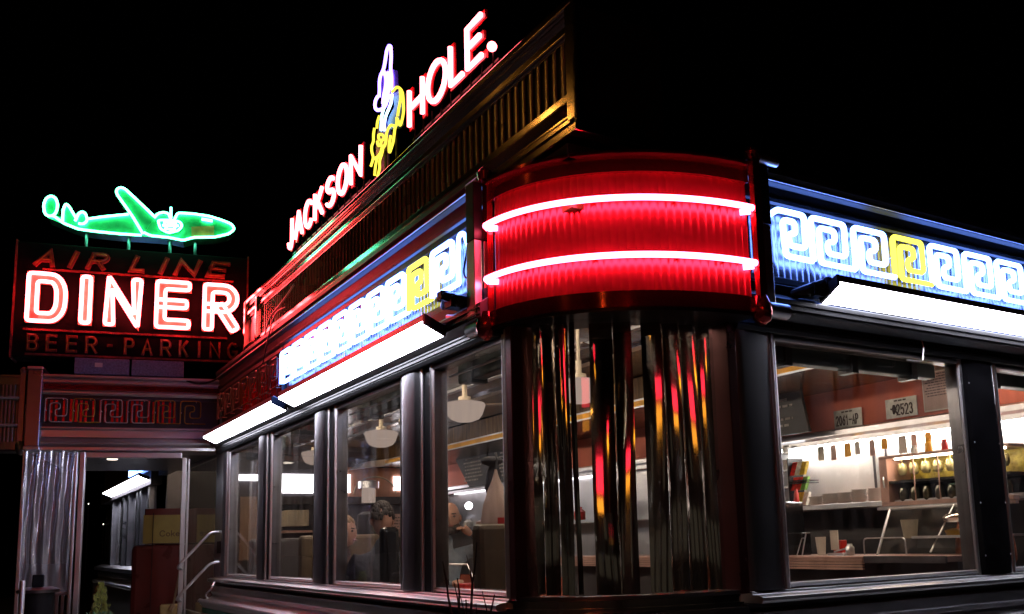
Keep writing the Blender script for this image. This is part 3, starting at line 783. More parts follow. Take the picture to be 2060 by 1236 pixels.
LOGO = {'hat': [(5.626, 5.129), (5.664, 5.121), (5.691, 5.061), (5.721, 5.002), (5.792, 4.98), (5.808, 4.932), (5.804, 4.874), (5.813, 4.832)], 'arm': [(5.626, 5.129), (5.593, 5.111), (5.585, 5.027), (5.598, 4.943), (5.577, 4.861), (5.582, 4.782)], 'face': [(5.721, 4.983), (5.678, 4.908), (5.687, 4.849), (5.728, 4.803), (5.74, 4.745)], 'hook': [(5.838, 4.846), (5.885, 4.837), (5.899, 4.797), (5.866, 4.753), (5.788, 4.72), (5.728, 4.708), (5.679, 4.718)], 'inner': [(5.649, 4.94), (5.627, 4.866), (5.628, 4.803), (5.679, 4.754), (5.733, 4.724)], 'bluea': [(5.569, 4.741), (5.582, 4.684), (5.639, 4.655), (5.688, 4.632), (5.715, 4.589), (5.715, 4.535)], 'blueb': [(5.621, 4.755), (5.679, 4.727), (5.737, 4.698), (5.769, 4.648), (5.774, 4.559)], 'mane': [(5.569, 4.758), (5.491, 4.76), (5.424, 4.717), (5.384, 4.665), (5.374, 4.6), (5.368, 4.529), (5.389, 4.486), (5.427, 4.443), (5.464, 4.501), (5.489, 4.533)], 'mane_b': [(5.429, 4.704), (5.417, 4.637), (5.455, 4.584), (5.472, 4.539)], 'rump': [(5.489, 4.533), (5.485, 4.492), (5.521, 4.472), (5.549, 4.387), (5.58, 4.356), (5.623, 4.327), (5.632, 4.376), (5.596, 4.451)], 'belly': [(5.521, 4.485), (5.596, 4.528), (5.651, 4.517), (5.68, 4.485), (5.68, 4.431), (5.729, 4.415)], 'neck': [(5.808, 4.683), (5.848, 4.654), (5.855, 4.611)], 'head': [(5.901, 4.632), (5.925, 4.585), (5.918, 4.536), (5.96, 4.52), (5.956, 4.468), (5.917, 4.412), (5.972, 4.368)], 'head_b': [(5.848, 4.507), (5.829, 4.464), (5.788, 4.456), (5.77, 4.476)], 'leg_a': [(5.747, 4.44), (5.779, 4.398), (5.852, 4.386), (5.885, 4.33), (5.898, 4.27)], 'leg_b': [(5.738, 4.418), (5.761, 4.373), (5.806, 4.346), (5.797, 4.289), (5.843, 4.241)], 'leg_c': [(5.936, 4.405), (5.866, 4.392), (5.806, 4.387)], 'saddle': [(5.824, 4.544), (5.785, 4.537), (5.729, 4.505), (5.715, 4.472), (5.774, 4.482), (5.82, 4.514), (5.824, 4.544)]}
LPANEL = [(5.595, 4.766), (5.498, 4.739), (5.45, 4.704), (5.442, 4.613), (5.499, 4.542), (5.489, 4.494), (5.553, 4.494), (5.68, 4.536), (5.715, 4.589), (5.688, 4.632), (5.595, 4.663)]
LPANEL2 = [(5.808, 4.683), (5.715, 4.535), (5.68, 4.431), (5.77, 4.431), (5.852, 4.409), (5.936, 4.442), (5.937, 4.534), (5.901, 4.631)]
LPANEL3 = [(5.721, 5.002), (5.598, 4.943), (5.582, 4.782), (5.679, 4.736), (5.788, 4.748), (5.808, 4.83), (5.808, 4.978)]
t = thing('rider_sign', 'violet, blue and yellow neon emblem of a rider on a bucking horse', 'neon sign', (2.3, 5.65, 4.24))
for nm, pl, mt in (('horse_panel', LPANEL, 'bluepanel'), ('horse_panel', LPANEL2, 'purplepanel'), ('rider_panel', LPANEL3, 'purplepanel')):
    obj(nm, MB().prism([(2.3, y, z) for y, z in pl], (.03, 0, 0)), mt, t)
for k, pl in LOGO.items():
    m_ = 'n_purple' if k in ('hat', 'arm', 'face', 'hook', 'inner') else 'n_sky' if k in ('bluea', 'blueb') else 'n_yellow2'
    obj('neon_tube', MB().tube(rnd_path([(2.275, y, z) for y, z in pl], .03, 3), .012 if m_ == 'n_purple' else .0095, 8), m_, t, smooth=True)
mb = MB(); mb.tube([(2.32, 5.8, 4.2), (2.32, 5.8, 4.6)], .01, 6); mb.tube([(2.32, 5.6, 4.2), (2.32, 5.6, 4.7)], .01, 6); obj('support_rail', mb, 'black', t)

# ------------------------------------------------------------------ porch
Pc = thing('porch', 'dark steel porch with canopy and end pillar in front of the entrance', 'porch', EF.P(-.9, 0, 0))
def pf(mb, F, u0, u1, prof): return mb.profile(F, u0, u1, prof)
cp = [(-.3, 3.22), (.015, 3.22), (.03, 3.24), (.03, 3.26), (.01, 3.275), (.01, 3.33), (.035, 3.345), (.035, 3.37), (.02, 3.38), (.05, 3.40), (.05, 3.42), (.0, 3.43), (-.3, 3.43)]
obj('canopy_cornice', MB().profile(EF, -1.655, -.0, cp), 'steel_h', Pc, bevel=.002)
obj('red_stripe', MB().box(EF, -1.65, -.01, .0105, .014, 3.278, 3.328), 'redband', Pc)  # red neon spill on the cornice, put in as a coloured stripe
cb = [(-.3, 2.90), (.02, 2.90), (.02, 2.885), (-.005, 2.87), (-.005, 2.80), (.025, 2.785), (.03, 2.75), (.0, 2.735), (.02, 2.70), (.02, 2.67), (-.05, 2.655), (-.3, 2.655)]
obj('canopy_fascia', MB().profile(EF, -1.655, -.0, cb), 'steel_h', Pc, bevel=.002)
obj('canopy_back', MB().box(EF, -1.65, -.0, -.3, -.021, 2.90, 3.22), 'blackgloss', Pc)
obj('canopy_ceiling', MB().box(EF, -1.75, .0, -2.4, -.30, 2.66, 2.69), 'dark_steel', Pc)
obj('canopy_roof', MB().box(EF, -1.75, .02, -2.4, -.30, 3.39, 3.43), 'roofing', Pc)
mb = MB(); mb.box(EF, -1.785, -1.655, -.3, .06, 2.70, 3.46); obj('end_pillar', mb, 'dark_steel', Pc, bevel=.008)
mb = MB(); mb.box(EF, -1.79, -1.65, -.3, .075, 3.461, 3.49); mb.box(EF, -1.79, -1.65, -.3, .07, 2.665, 2.70); obj('pillar_cap', mb, 'steel', Pc, bevel=.006)
# enclosure left of the doorway: posts and clear plastic curtain
mb = MB(); mb.box(EF, -1.30, -1.25, -.1, .0, 0.02, 2.655); mb.box(EF, -1.345, -1.318, -.08, -.01, .02, 2.655); mb.box(EF, -1.80, -1.765, -.09, -.01, .02, 2.66)
obj('door_post', mb, 'steel', Pc, bevel=.006)
mb = MB(); mb.box(EF, -.355, -.31, -.1, .0, .02, 2.60); mb.box(EF, -.30, -.28, -.08, -.02, .02, 2.59); obj('door_post', mb, 'steel', Pc, bevel=.006)
mb = MB(); mb.box(EF, -1.25, -.36, -.12, -.02, 2.60, 2.654); obj('door_head', mb, 'steel_h', Pc, bevel=.004)
mb = MB()
for i in range(9): mb.box(EF, -1.76+i*.05, -1.728+i*.05, -.075, -.045, .3, 1.26)
mb.box(EF, -1.77, -1.34, -.08, -.04, 1.26, 1.30)
obj('lower_slats', mb, 'dark_steel', Pc, bevel=.004)
obj('downlight', MB().lathe(EF.P(-1.08, -.75, 2.645), [(.05, 0), (.055, .014)], 16), 'spot' if False else emit('porch_downlight', (1, .85, .7), 1.6), Pc)
# plastic curtain with pleats that hang from the top
vs = []; nu, nz = 60, 40
u0, u1, z0, z1 = -1.79, -1.32, 1.28, 2.665
for j in range(nz+1):
    z = z1+(z0-z1)*j/nz; f = (z1-z)/(z1-z0)
    for i in range(nu+1):
        s_ = i/nu; u = u0+(u1-u0)*s_
        a = .030*sin(s_*9*pi+1.6*sin(f*2.1))*(1-f)**.6+.012*sin((s_*6-(s_-.5)*f*4)*pi)*(.4+f*.4)+.004*sin(s_*23+f*9)+.002*sin(s_*41-f*19)
        vs.append(EF.P(u, -.03+a, z))
fs = [(j*(nu+1)+i, j*(nu+1)+i+1, (j+1)*(nu+1)+i+1, (j+1)*(nu+1)+i) for j in range(nz) for i in range(nu)]
o = obj('plastic_curtain', MB().add(vs, fs), 'plastic', None, smooth=True); tag(o, 'crumpled clear plastic curtain hanging beside the porch doorway', 'curtain')

# the glazed side of the porch: bright door frame post and glass side panel in the line of the long facade
mb = MB(); mb.box(LF, 9.62, 9.86, -.06, .0, .9, 2.735); obj('door_post', mb, 'steel', B, bevel=.004)
sw_ = MB(); sw_.box(LF, 9.86, 9.98, -.05, -.005, .9, 2.70); sw_.box(LF, 11.75, 11.88, -.05, -.005, .9, 2.70); sw_.box(LF, 9.98, 11.75, -.05, -.005, 2.62, 2.70); sw_.box(LF, 9.98, 11.75, -.05, -.005, .9, .98)
w = obj('side_window', sw_, 'steel', B, bevel=.004)
obj('pane', MB().box(LF, 9.98, 11.75, -.03, -.024, .98, 2.62), 'sideglass', w)
mb = MB(); mb.box(LF, 9.84, 11.9, -.1, .02, .2, .9); mb.box(LF, 9.87, 13.6, -.1, -.0, 2.70, 3.39); obj('side_wall', mb, 'dark_steel', B)
mb = MB(); mb.box(LF, 9.66, 9.82, .001, .006, 1.62, 1.74); obj('letter_slot', mb, 'black', B)

# handrails of the steps
def rail(name, label, pts, r=.014, grp='steel handrails at the porch steps'):
    o = obj(name, MB().tube(rnd_path(pts, .06, 4), r, 10), 'steel', None, smooth=True); return tag(o, label, 'handrail', grp)
rail('handrail', 'upper sloping steel handrail beside the porch side glass', [EF.P(.03, .10, 1.835), EF.P(-.06, .12, 1.835), EF.P(-.37, .14, 1.49), EF.P(-.33, .02, 1.47)])
rail('handrail', 'lower sloping steel handrail beside the porch side glass', [EF.P(.085, .10, 1.25), EF.P(.085, .12, 1.535), EF.P(-.05, .12, 1.535), EF.P(-.37, .14, 1.18), EF.P(-.33, .02, 1.16)])
rail('handrail', 'short bent steel bracket rail on the ledge beside the door post', [LF.P(9.35, .12, 1.345), LF.P(9.30, .15, 1.30), LF.P(9.50, .17, 1.22), LF.P(9.35, .18, 1.20)], .009)
# steps
mb = MB()
for i in range(4): mb.box(EF, -.30-.0, .2, -.9+.0, .25+.28*(3-i), .142 if i == 0 else .142+.1*i, .142+.1*(i+1))
o = obj('entrance_steps', mb, 'concrete'); tag(o, 'concrete steps rising to the porch side door', 'steps')

# far wing seen through the porch opening
Wg = thing('far_wing', 'farther steel clad wing of the diner seen through the porch doorway', 'building', (2.1, 16, 0))
mb = MB(); mb.profile(LF, 14.2, 20.0, base_prof); obj('base_panel', mb, 'steel_h', Wg)
mb = MB(); mb.profile(LF, 13.9, 20.0, [(-.1, 1.34), (.12, 1.34), (.12, 1.40), (.0, 1.44), (-.1, 1.44)]); obj('sill', mb, 'steel_h', Wg)
mb = MB()
for y in (14.2, 15.0, 15.35, 16.3, 16.9, 18.4): mb.box(LF, y, y+.14, -.08, .02, 1.44, 2.6)
obj('window_post', mb, 'dark_steel', Wg)
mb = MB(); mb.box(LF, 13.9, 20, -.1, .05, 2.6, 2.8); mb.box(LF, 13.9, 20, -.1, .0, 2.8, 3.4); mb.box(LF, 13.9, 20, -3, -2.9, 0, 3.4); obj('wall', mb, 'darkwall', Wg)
mb = MB(); mb.box(LF, 14.2, 20, -.06, -.05, 1.44, 2.6); obj('pane', mb, 'sideglass', Wg)
strip_light('distant white fluorescent strip light seen through the porch doorway', LF, 14.0, 18.3, zl=2.66, zh=2.72, no=.2, n0=.06, br=False)
frf = frieze('neon_frieze', 'distant blue and red lit meander frieze seen through the porch doorway', LF, 14.0, 16.2, 2.82, 3.2, 16.1, .33, 6, 2.86, .25, True, -1, ())

# red drinks machine with cream panel
t = thing('drinks_machine', 'tall dark red drinks machine with a cream front panel inside the porch', 'vending machine', EF.P(-.6, -1.5, 0))
obj('body', MB().box(EF, -.91, -.36, -2.05, -1.5, .3, 1.735), 'machinered', t, bevel=.05)
obj('side_panel', MB().box(EF, -.79, -.37, -2.0, -1.52, 1.745, 2.15), 'machinered', t, bevel=.01)
obj('front_panel', MB().box(EF, -.80, -.375, -1.519, -1.505, 1.75, 2.075), surf('cream_panel', (.30, .22, .05), .5, 0, .3, 3), t)
mb = MB(); mb.box(EF, -.70, -.692, -1.499, -1.494, .4, 2.1); obj('door_seam', mb, 'black', t)
mb = MB(); u = -.62
for ch, w_ in zip("Coke", (.055, .04, .04, .04)):
    for p, c in glyph(EF, 'C' if ch == 'C' else ch, u, 1.83, w_, .062 if ch in 'Ck' else .062, -1.503):
        mb.ribbon(p, .010, EF.n*.003, EF.n, closed=(c))
    u += w_+.012
obj('lettering', mb, surf('brown_lettering', (.10, .045, .015), .6), t)
mb = MB(); mb.box(EF, -.58, -.36, -1.46, -1.2, .9, 1.06); o = obj('cardboard_box', mb, surf('cardboard', (.36, .24, .10), .8, 0, .3, 9), None, bevel=.01); tag(o, 'tan cardboard box leaning at the foot of the drinks machine', 'box')
mb = MB(); mb.tube([EF.P(-.44, -1.2, 1.05), EF.P(-.38, -1.0, 1.42)], .012, 6); mb.tube([EF.P(-.47, -1.2, 1.0), EF.P(-.44, -1.2, 1.06)], .03, 6); o = obj('broom', mb, surf('broom_wood', (.3, .2, .12), .7), None); tag(o, 'thin broom handle leaning beside the drinks machine', 'broom')

# ------------------------------------------------------------------ DINER sign
t = thing('diner_sign', 'tall roof sign reading AIR LINE DINER BEER-PARKING with glowing coral DINER letters', 'neon sign', EF.P(-.85, -.1, 3.6))
obj('sign_board', MB().box(EF, -1.96, .245, -.30, -.012, 3.60, 4.775), 'signboard', t, bevel=.006)
mb = MB()
for z, a, b in ((4.49, -1.72, .1), (3.865, -1.86, .05), (3.615, -1.83, .1)): mb.box(EF, a, b, -.012, .004, z, z+.02)
for u in (-1.965, .235): mb.box(EF, u, u+.016, -.29, .012, 3.58, 4.79)
obj('frame', mb, 'peelred', t)
for ch, a, b in (("D", -1.845, -1.475), ("I", -1.37, -1.248), ("N", -1.146, -.78), ("E", -.668, -.315), ("R", -.205, .162)):
    if ch == 'I':
        F = EF; L = obj('letter', MB().box(EF, a, b, -.012, .035, 3.935, 4.46), 'cream', t)
        obj('neon_tube', MB().tube(rnd_path([EF.P(a+.022, .05, 3.957), EF.P(a+.022, .05, 4.438), EF.P(b-.022, .05, 4.438), EF.P(b-.022, .05, 3.957)], .03, 3, True), .0195, 8, closed=True), 'n_diner', L, smooth=True)
    else:
        channel_letter(t, EF, ch, a, b, 3.935, 4.46, .118, .0195, 'n_diner', n=.035, depth=.047, hmat='cream', double=True)
def flat_word(parent, word, spans, z0, z1, sw, slant, tubes=True):
    for ch, (a, b) in zip(word, spans):
        sl = slant*(z1-z0); L = channel_letter(parent, EF, ch, a, b-sl if slant else b, z0, z1, sw, .004, 'n_off_grey' if False else None, n=.02, depth=.03, hmat='peelred', slant=slant)
        tb = MB()
        for p, c in glyph(EF, ch, a+sw/2, z0+sw/2, (b-sl if slant else b)-a-sw, z1-z0-sw, .03, slant): tb.tube(p, .005, 6, closed=(c and ch != 'D'))
        obj('tube', tb, 'n_off_yellow', L, smooth=True)
flat_word(t, "AIRLINE", [(-1.80, -1.54), (-1.50, -1.37), (-1.33, -1.08), (-.93, -.71), (-.66, -.515), (-.50, -.205), (-.185, .08)], 4.525, 4.71, .045, .38)
flat_word(t, "BEER-PARKING", [(-1.822, -1.716), (-1.652, -1.552), (-1.473, -1.372), (-1.299, -1.189), (-1.10, -1.05), (-.944, -.846), (-.778, -.672), (-.603, -.495), (-.425, -.331), (-.255, -.195), (-.126, -.014), (.05, .163)], 3.655, 3.83, .026, 0)

PLANE = {'fin_a': [(-1.694, 5.048), (-1.724, 5.079), (-1.737, 5.163), (-1.717, 5.237), (-1.675, 5.268), (-1.633, 5.248), (-1.61, 5.185), (-1.616, 5.107), (-1.643, 5.058)], 'lower': [(-1.694, 5.048), (-1.643, 5.058), (-1.545, 4.986), (-1.41, 4.938), (-1.246, 4.928), (-1.02, 4.923), (-0.821, 4.927)], 'lower2': [(-0.80, 4.96), (-0.736, 4.931), (-0.556, 4.927), (-0.414, 4.908), (-0.319, 4.948), (-0.11, 4.971), (0.035, 5.02), (0.096, 5.08), (0.066, 5.132), (-0.034, 5.168), (-0.165, 5.2), (-0.327, 5.211), (-0.478, 5.205), (-0.507, 5.13)], 'cockpit': [(-0.704, 5.129), (-0.667, 5.182), (-0.612, 5.2), (-0.565, 5.187), (-0.547, 5.135)], 'antenna': [(-0.541, 5.127), (-0.544, 5.248)], 'fin_b': [(-1.558, 5.01), (-1.559, 5.13), (-1.537, 5.198), (-1.506, 5.17), (-1.43, 5.04)], 'fin_c': [(-1.444, 5.021), (-1.418, 5.101), (-1.382, 5.131), (-1.346, 5.1), (-1.333, 5.032), (-1.368, 4.994), (-1.413, 4.998)], 'top': [(-1.334, 5.053), (-1.178, 5.094), (-0.952, 5.143)], 'wing': [(-0.806, 4.939), (-0.905, 5.109), (-1.067, 5.342), (-1.077, 5.385), (-1.047, 5.42), (-1.001, 5.416), (-0.881, 5.306), (-0.704, 5.138)], 'nacelle': [(-0.663, 5.08), (-0.637, 4.994), (-0.557, 4.957), (-0.464, 4.992), (-0.426, 5.049), (-0.451, 5.091), (-0.546, 5.1), (-0.64, 5.091)]}
PBODY = [(-1.693, 5.04), (-1.643, 5.058), (-1.548, 5.063), (-1.429, 5.031), (-1.334, 5.053), (-1.178, 5.094), (-0.952, 5.143), (-0.704, 5.129), (-0.667, 5.182), (-0.565, 5.187), (-0.509, 5.166), (-0.478, 5.205), (-0.327, 5.211), (-0.165, 5.2), (-0.034, 5.168), (0.066, 5.132), (0.096, 5.08), (0.035, 5.02), (-0.11, 4.971), (-0.319, 4.948), (-0.414, 4.908), (-0.556, 4.927), (-0.821, 4.927), (-1.02, 4.923), (-1.246, 4.928), (-1.41, 4.938), (-1.545, 4.986)]
PREFLECT = [(-0.339, 5.072), (-0.114, 5.106), (-0.111, 4.992), (-0.335, 4.959)]
t = thing('aeroplane_sign', 'green neon propeller aeroplane standing on top of the diner roof sign', 'neon sign', EF.P(-.8, -.1, 4.8))
ex = EF.n*(-.22)
obj('fuselage', MB().prism([EF.P(u, 0, z) for u, z in PBODY], ex), 'planegreen', t, smooth=False)
obj('tail_fin', MB().prism([EF.P(u, .002, z) for u, z in PLANE['fin_a']], ex*.7), 'planegreen', t)
obj('tail_fin', MB().prism([EF.P(u, .003, z) for u, z in PLANE['fin_b']], ex*.6), 'planegreen', t)
obj('tail_fin', MB().prism([EF.P(u, .004, z) for u, z in PLANE['fin_c']], ex*.5), 'planegreen', t)
obj('wing', MB().prism([EF.P(u, .02, z) for u, z in PLANE['wing']], ex*.9), 'planegreen', t)
nc = MB().prism([EF.P(u, .06, z) for u, z in PLANE['nacelle']], EF.n*(-.055)); obj('engine', nc, 'planegreen', t)
obj('nose_patch', MB().prism([EF.P(u, .004, z) for u, z in PREFLECT], EF.n*.002), 'planeorange', t)  # painted stand-in for a reflection
for k, pl in PLANE.items():
    cl = k in ('fin_a', 'nacelle')
    nn_ = {'wing': .045, 'nacelle': .085, 'antenna': .06}.get(k, .03)
    obj('neon_tube', MB().tube(rnd_path([EF.P(u, nn_, z) for u, z in pl], .025, 3, cl), .0125, 8, closed=cl), 'n_green', t, smooth=True)
mb = MB(); mb.tube(rnd_path([EF.P(-.60, .1, 5.06), EF.P(-.58, .1, 5.0), EF.P(-.52, .1, 4.985), EF.P(-.48, .1, 5.04), EF.P(-.53, .1, 5.075), EF.P(-.58, .1, 5.03)], .02, 3), .012, 8)  # extra tubes inside the engine outline, added to imitate its bright glow
obj('neon_tube', mb, 'n_green', t, smooth=True)
obj('neon_tube', MB().tube([EF.P(-.62, .10, 5.03), EF.P(-.46, .10, 5.04)], .014, 8), 'n_green', t, smooth=True)
obj('neon_tube', MB().tube([EF.P(-.61, .10, 5.065), EF.P(-.48, .10, 5.072)], .012, 8), 'n_green', t, smooth=True)
obj('neon_tube', MB().tube([EF.P(-.60, .10, 4.995), EF.P(-.49, .10, 5.0)], .012, 8), 'n_green', t, smooth=True)
obj('neon_tube', MB().tube([EF.P(-.24, .03, 5.16), EF.P(-.13, .03, 5.15)], .016, 8), 'n_green', t, smooth=True)
mb = MB()
for u in (-1.35, -.95, -.55, -.3): mb.tube([EF.P(u, -.1, 4.77), EF.P(u, -.1, 4.93)], .018, 8)
obj('support_post', mb, 'dark_steel', t, smooth=True)

# roof boxes in front of the sign
for a, b, l in ((-1.385, -.885, 'left blue-grey roof box with a small sticker under the sign'), (-.862, -.368, 'right blue-grey roof box without sticker under the sign')):
    t = thing('roof_box', l, 'box', EF.P((a+b)/2, .02, 3.435), 'blue-grey boxes on the porch roof')
    obj('case', MB().box(EF, a, b, -.05, .03, 3.436, 3.60), 'greybox', t, bevel=.006)
    if a < -1: obj('sticker', MB().box(EF, -1.20, -1.13, .031, .033, 3.51, 3.555), 'paper', t)
mb = MB(); mb.tube(rnd_path([EF.P(-.36, .03, 3.41), EF.P(-.25, .05, 3.37), EF.P(-.12, .05, 3.38), EF.P(.03, .04, 3.47)], .06, 5), .012, 8); o = obj('power_cable', mb, 'black', None, smooth=True); tag(o, 'black cable drooping from the roof boxes to the left facade', 'cable')
mb = MB(); mb.tube(rnd_path([LF.P(7.9, .06, 3.5), LF.P(7.7, .07, 3.62), LF.P(7.3, .07, 3.66), LF.P(7.0, .07, 3.72)], .1, 5), .007, 6); mb.tube(rnd_path([LF.P(7.95, .06, 3.25), LF.P(7.7, .07, 3.5), LF.P(7.45, .09, 3.6), LF.P(7.2, .08, 3.58)], .1, 5), .006, 6)
o = obj('loose_wire', mb, 'black', None, smooth=True); tag(o, 'thin loose wires looping over the left cornice below the parapet', 'wire')

# ------------------------------------------------------------------ blinds behind the curved window
Bl = thing('vertical_blinds', 'tall curved bronze slats hanging behind the curved corner window', 'blinds', (2.6, 3.6, 1.4))
def slat(tc_, half, twist, seed, bow, wave, lean):
    """one slat: faces the street corner, slightly bowed, softly warped along its length"""
    c = Vector(arc(CG, .80, .44, tc_, tc_, 1)[0]); nrm = Vector((-.62, -.785)).lerp((Vector((0, 0))-c).normalized(), .75).normalized()
    tg = Vector((nrm.y, -nrm.x)); 
    if tg.x < 0: tg = -tg
    a = radians(twist); tg2 = tg*cos(a)+nrm*sin(a); n2 = nrm*cos(a)-tg*sin(a)
    vs = []; NU, NZ = 10, 40
    for j in range(NZ+1):
        z = 1.405+(2.665-1.405)*j/NZ; zz = z-2.0
        w_ = wave*sin(zz*3.3+seed*1.7)+wave*.2*sin(zz*9+seed*2.3)+lean*zz; tw = .04*sin(zz*2.2+seed)
        for i in range(NU+1):
            s_ = -1+2*i/NU; p = c+tg2*(half*s_+wave*.3*sin(zz*4+seed))+n2*(bow*(1-s_*s_)+w_+tw*half*s_)
            vs.append((p.x, p.y, z))
    fs = [(j*(NU+1)+i, j*(NU+1)+i+1, (j+1)*(NU+1)+i+1, (j+1)*(NU+1)+i) for j in range(NZ) for i in range(NU)]
    return obj('slat', MB().add(vs, fs), 'slat', Bl, smooth=True)
for k, (tc_, half, tw, bow, wave, lean) in enumerate(((7.7, .0350, 8, .004, .004, 0), (18.3, .0346, -14, .004, .004, 0), (26.5, .0309, 10, .005, .006, 0), (32.0, .016, 40, .003, .005, 0),
        (44.4, .0548, 0, .0025, .008, -.045), (53.1, .0435, 2, .0025, .009, -.03), (64.9, .0485, 0, .0022, .004, -.015), (72.5, .0395, -1, .0018, .002, 0), (79.4, .0387, 1, .0018, .002, 0), (86.0, .0332, 0, .0018, .002, 0))):
    slat(tc_, half, tw, k+1, bow, wave, lean)
mb = MB(); arc_band(mb, arc(CG, .82, .46, 4, 86), 2.668, 2.70, .04); obj('head_rail', mb, 'black', Bl, smooth=True)

# ------------------------------------------------------------------ inside: lamps
def pendant(x, y, z, label):
    t = thing('pendant_lamp', label, 'pendant lamp', (x, y, z), 'opal pendant lamps hanging from the diner ceiling')
    c = (x, y, z)
    obj('lamp_shade', MB().lathe(c, [(.02, -.085), (.06, -.082), (.11, -.062), (.135, -.03), (.155, .03), (.16, .045), (.15, .06), (.10, .072), (.05, .078)], 28), 'shade', t, smooth=True)
    obj('fitter', MB().lathe(c, [(.05, .078), (.048, .11), (.02, .115), (.02, .20)], 16), 'creamtrim', t, smooth=True)
    obj('stem', MB().tube([(x, y, z+.2), (x, y, 3.16)], .012, 8), 'creamtrim', t, smooth=True)
    obj('ceiling_rose', MB().lathe((x, y, 3.11), [(.12, 0), (.13, .02), (.04, .045)], 20), 'steel', t, smooth=True)
    return t
pendant(3.13, 6.22, 2.655, 'opal pendant lamp seen in the window nearest the curved corner')
pendant(3.20, 8.12, 2.655, 'opal pendant lamp seen in the second window from the corner')
pendant(3.32, 4.92, 2.625, 'opal pendant lamp half hidden behind the curved window slats')
pendant(3.2, 10.1, 2.655, 'opal pendant lamp cut by the post at the third window')
def spot(x, y, z, label, r=.022):
    t = thing('ceiling_spot', label, 'spotlight', (x, y, z), 'small bright ceiling spotlights')
    obj('bulb', MB().ball((x, y, z), r), 'spot', t, smooth=True)
    obj('cap', MB().lathe((x, y, z+.015), [(.03, 0), (.034, .04), (.012, .05)], 12), 'steel', t, smooth=True)
    obj('stem', MB().tube([(x, y, z+.06), (x, y, 3.16)], .006, 6), 'steel', t)
spot(4.0, 8.72, 3.0, 'bright spotlight left of the nearest pendant lamp')
spot(4.0, 7.02, 2.75, 'bright spotlight at the dark post right of the nearest pendant lamp')
spot(3.6, 6.5, 3.05, 'bright spotlight above the corner post near the ceiling')
spot(5.2, 6.2, 3.1, 'bright spotlight high behind the curved window')
# ceiling fan rings (chrome rings seen near the ceiling)
for k, (x, y) in enumerate(((3.35, 5.6), (4.0, 9.4), (4.6, 7.6))):
    n_ = ('near the corner post', 'far back above the second window', 'in the middle of the room')[k]
    t = thing('ceiling_fan', 'chrome and brown ceiling fan '+n_, 'ceiling fan', (x, y, 2.95), 'ceiling fans in the diner')
    obj('motor', MB().lathe((x, y, 2.97), [(.05, 0), (.09, .02), (.09, .07), (.03, .1)], 18), 'mirror', t, smooth=True)
    obj('rod', MB().tube([(x, y, 3.07), (x, y, 3.16)], .012, 8), 'steel', t)
    for a in range(4):
        an = a*pi/2+.4+k; d = Vector((cos(an), sin(an), 0)); p = Vector((-sin(an), cos(an), 0))
        c = Vector((x, y, 3.0)); mb = MB().prism([c+d*.1+p*.03, c+d*.5+p*.07, c+d*.5-p*.06, c+d*.1-p*.03], (0, 0, .008)); obj('blade', mb, 'wood', t)

# ------------------------------------------------------------------ inside: back bar seen through the right window
t = thing('back_bar', 'long stainless back bar with lit hood, shelf and plastic strip backing', 'counter', (6.0, 8, .55))
mb = MB(); mb.profile(BF, -13.3, -3.4, [(.0, 2.44), (.10, 2.40), (.10, 2.44), (.13, 2.46), (.13, 2.50), (.0, 2.53)]); obj('hood', mb, 'steel_h', t)
obj('hood_lamp', MB().box(BF, -6.4, -3.45, .02, .07, 2.385, 2.415), 'hood_light', t)
obj('hood_lamp', MB().box(BF, -12.6, -8.6, .03, .06, 2.39, 2.41), 'kitchen_light', t)
obj('shelf', MB().box(BF, -6.3, -3.4, -.0, .42, 1.845, 1.878), 'counterpink', t, bevel=.004)
obj('shelf_edge', MB().box(BF, -6.3, -3.4, .421, .44, 1.84, 1.88), 'steel_h', t, bevel=.003)
obj('back_panel', MB().box(BF, -6.3, -3.4, .005, .012, 1.879, 2.40), 'china', t)
obj('lower_panel', MB().box(BF, -6.3, -3.4, .0, .02, .6, 1.844), 'darkwall', t)
mb = MB(); mb.box(BF, -4.90, -4.885, .02, .035, 1.88, 2.42); mb.box(BF, -4.78, -4.765, .02, .035, 1.88, 2.42)
obj('upright', mb, 'darkwall', t)
mb = MB(); mb.box(BF, -5.95, -5.62, .0, .22, .6, 1.5); obj('cupboard', mb, 'dark_steel', t)
obj('far_shelf', MB().box(BF, -12.9, -6.7, .0, .35, 1.845, 1.878), 'steel_h', t)
obj('far_panel', MB().box(BF, -12.9, -6.7, .005, .012, 1.2, 2.40), 'steel', t)
for i, (u, w_, h_, m_, l) in enumerate(((-12.4, .10, .22, 'steel', 'tall steel urn on the far shelf left of the bearded man'), (-11.9, .07, .12, 'china', 'white jug on the far shelf'), (-11.4, .12, .10, 'counterpink', 'pinkish tub on the far shelf'), (-10.9, .06, .20, 'yellow', 'amber bottle on the far shelf above the booth'), (-10.5, .08, .14, 'china', 'white canister on the far shelf behind the plastic bag'), (-9.8, .10, .24, 'steel', 'steel mixer on the far shelf behind the plastic bag'), (-9.0, .07, .16, 'redplastic', 'red bottle on the far shelf behind the slats'), (-8.2, .11, .22, 'steel', 'steel pot on the far shelf behind the slats'), (-7.5, .07, .18, 'glassyellow', 'yellow bottle on the far shelf behind the slats'), (-6.9, .09, .12, 'china', 'white crock at the near end of the far shelf'))):
    p = BF.P(u, .18, 1.879); tag(obj('container', MB().lathe(p, [(w_*.8, 0), (w_, .02), (w_, h_*.65), (w_*.5, h_*.85), (w_*.45, h_)], 16), m_, None, smooth=True), l, 'container')
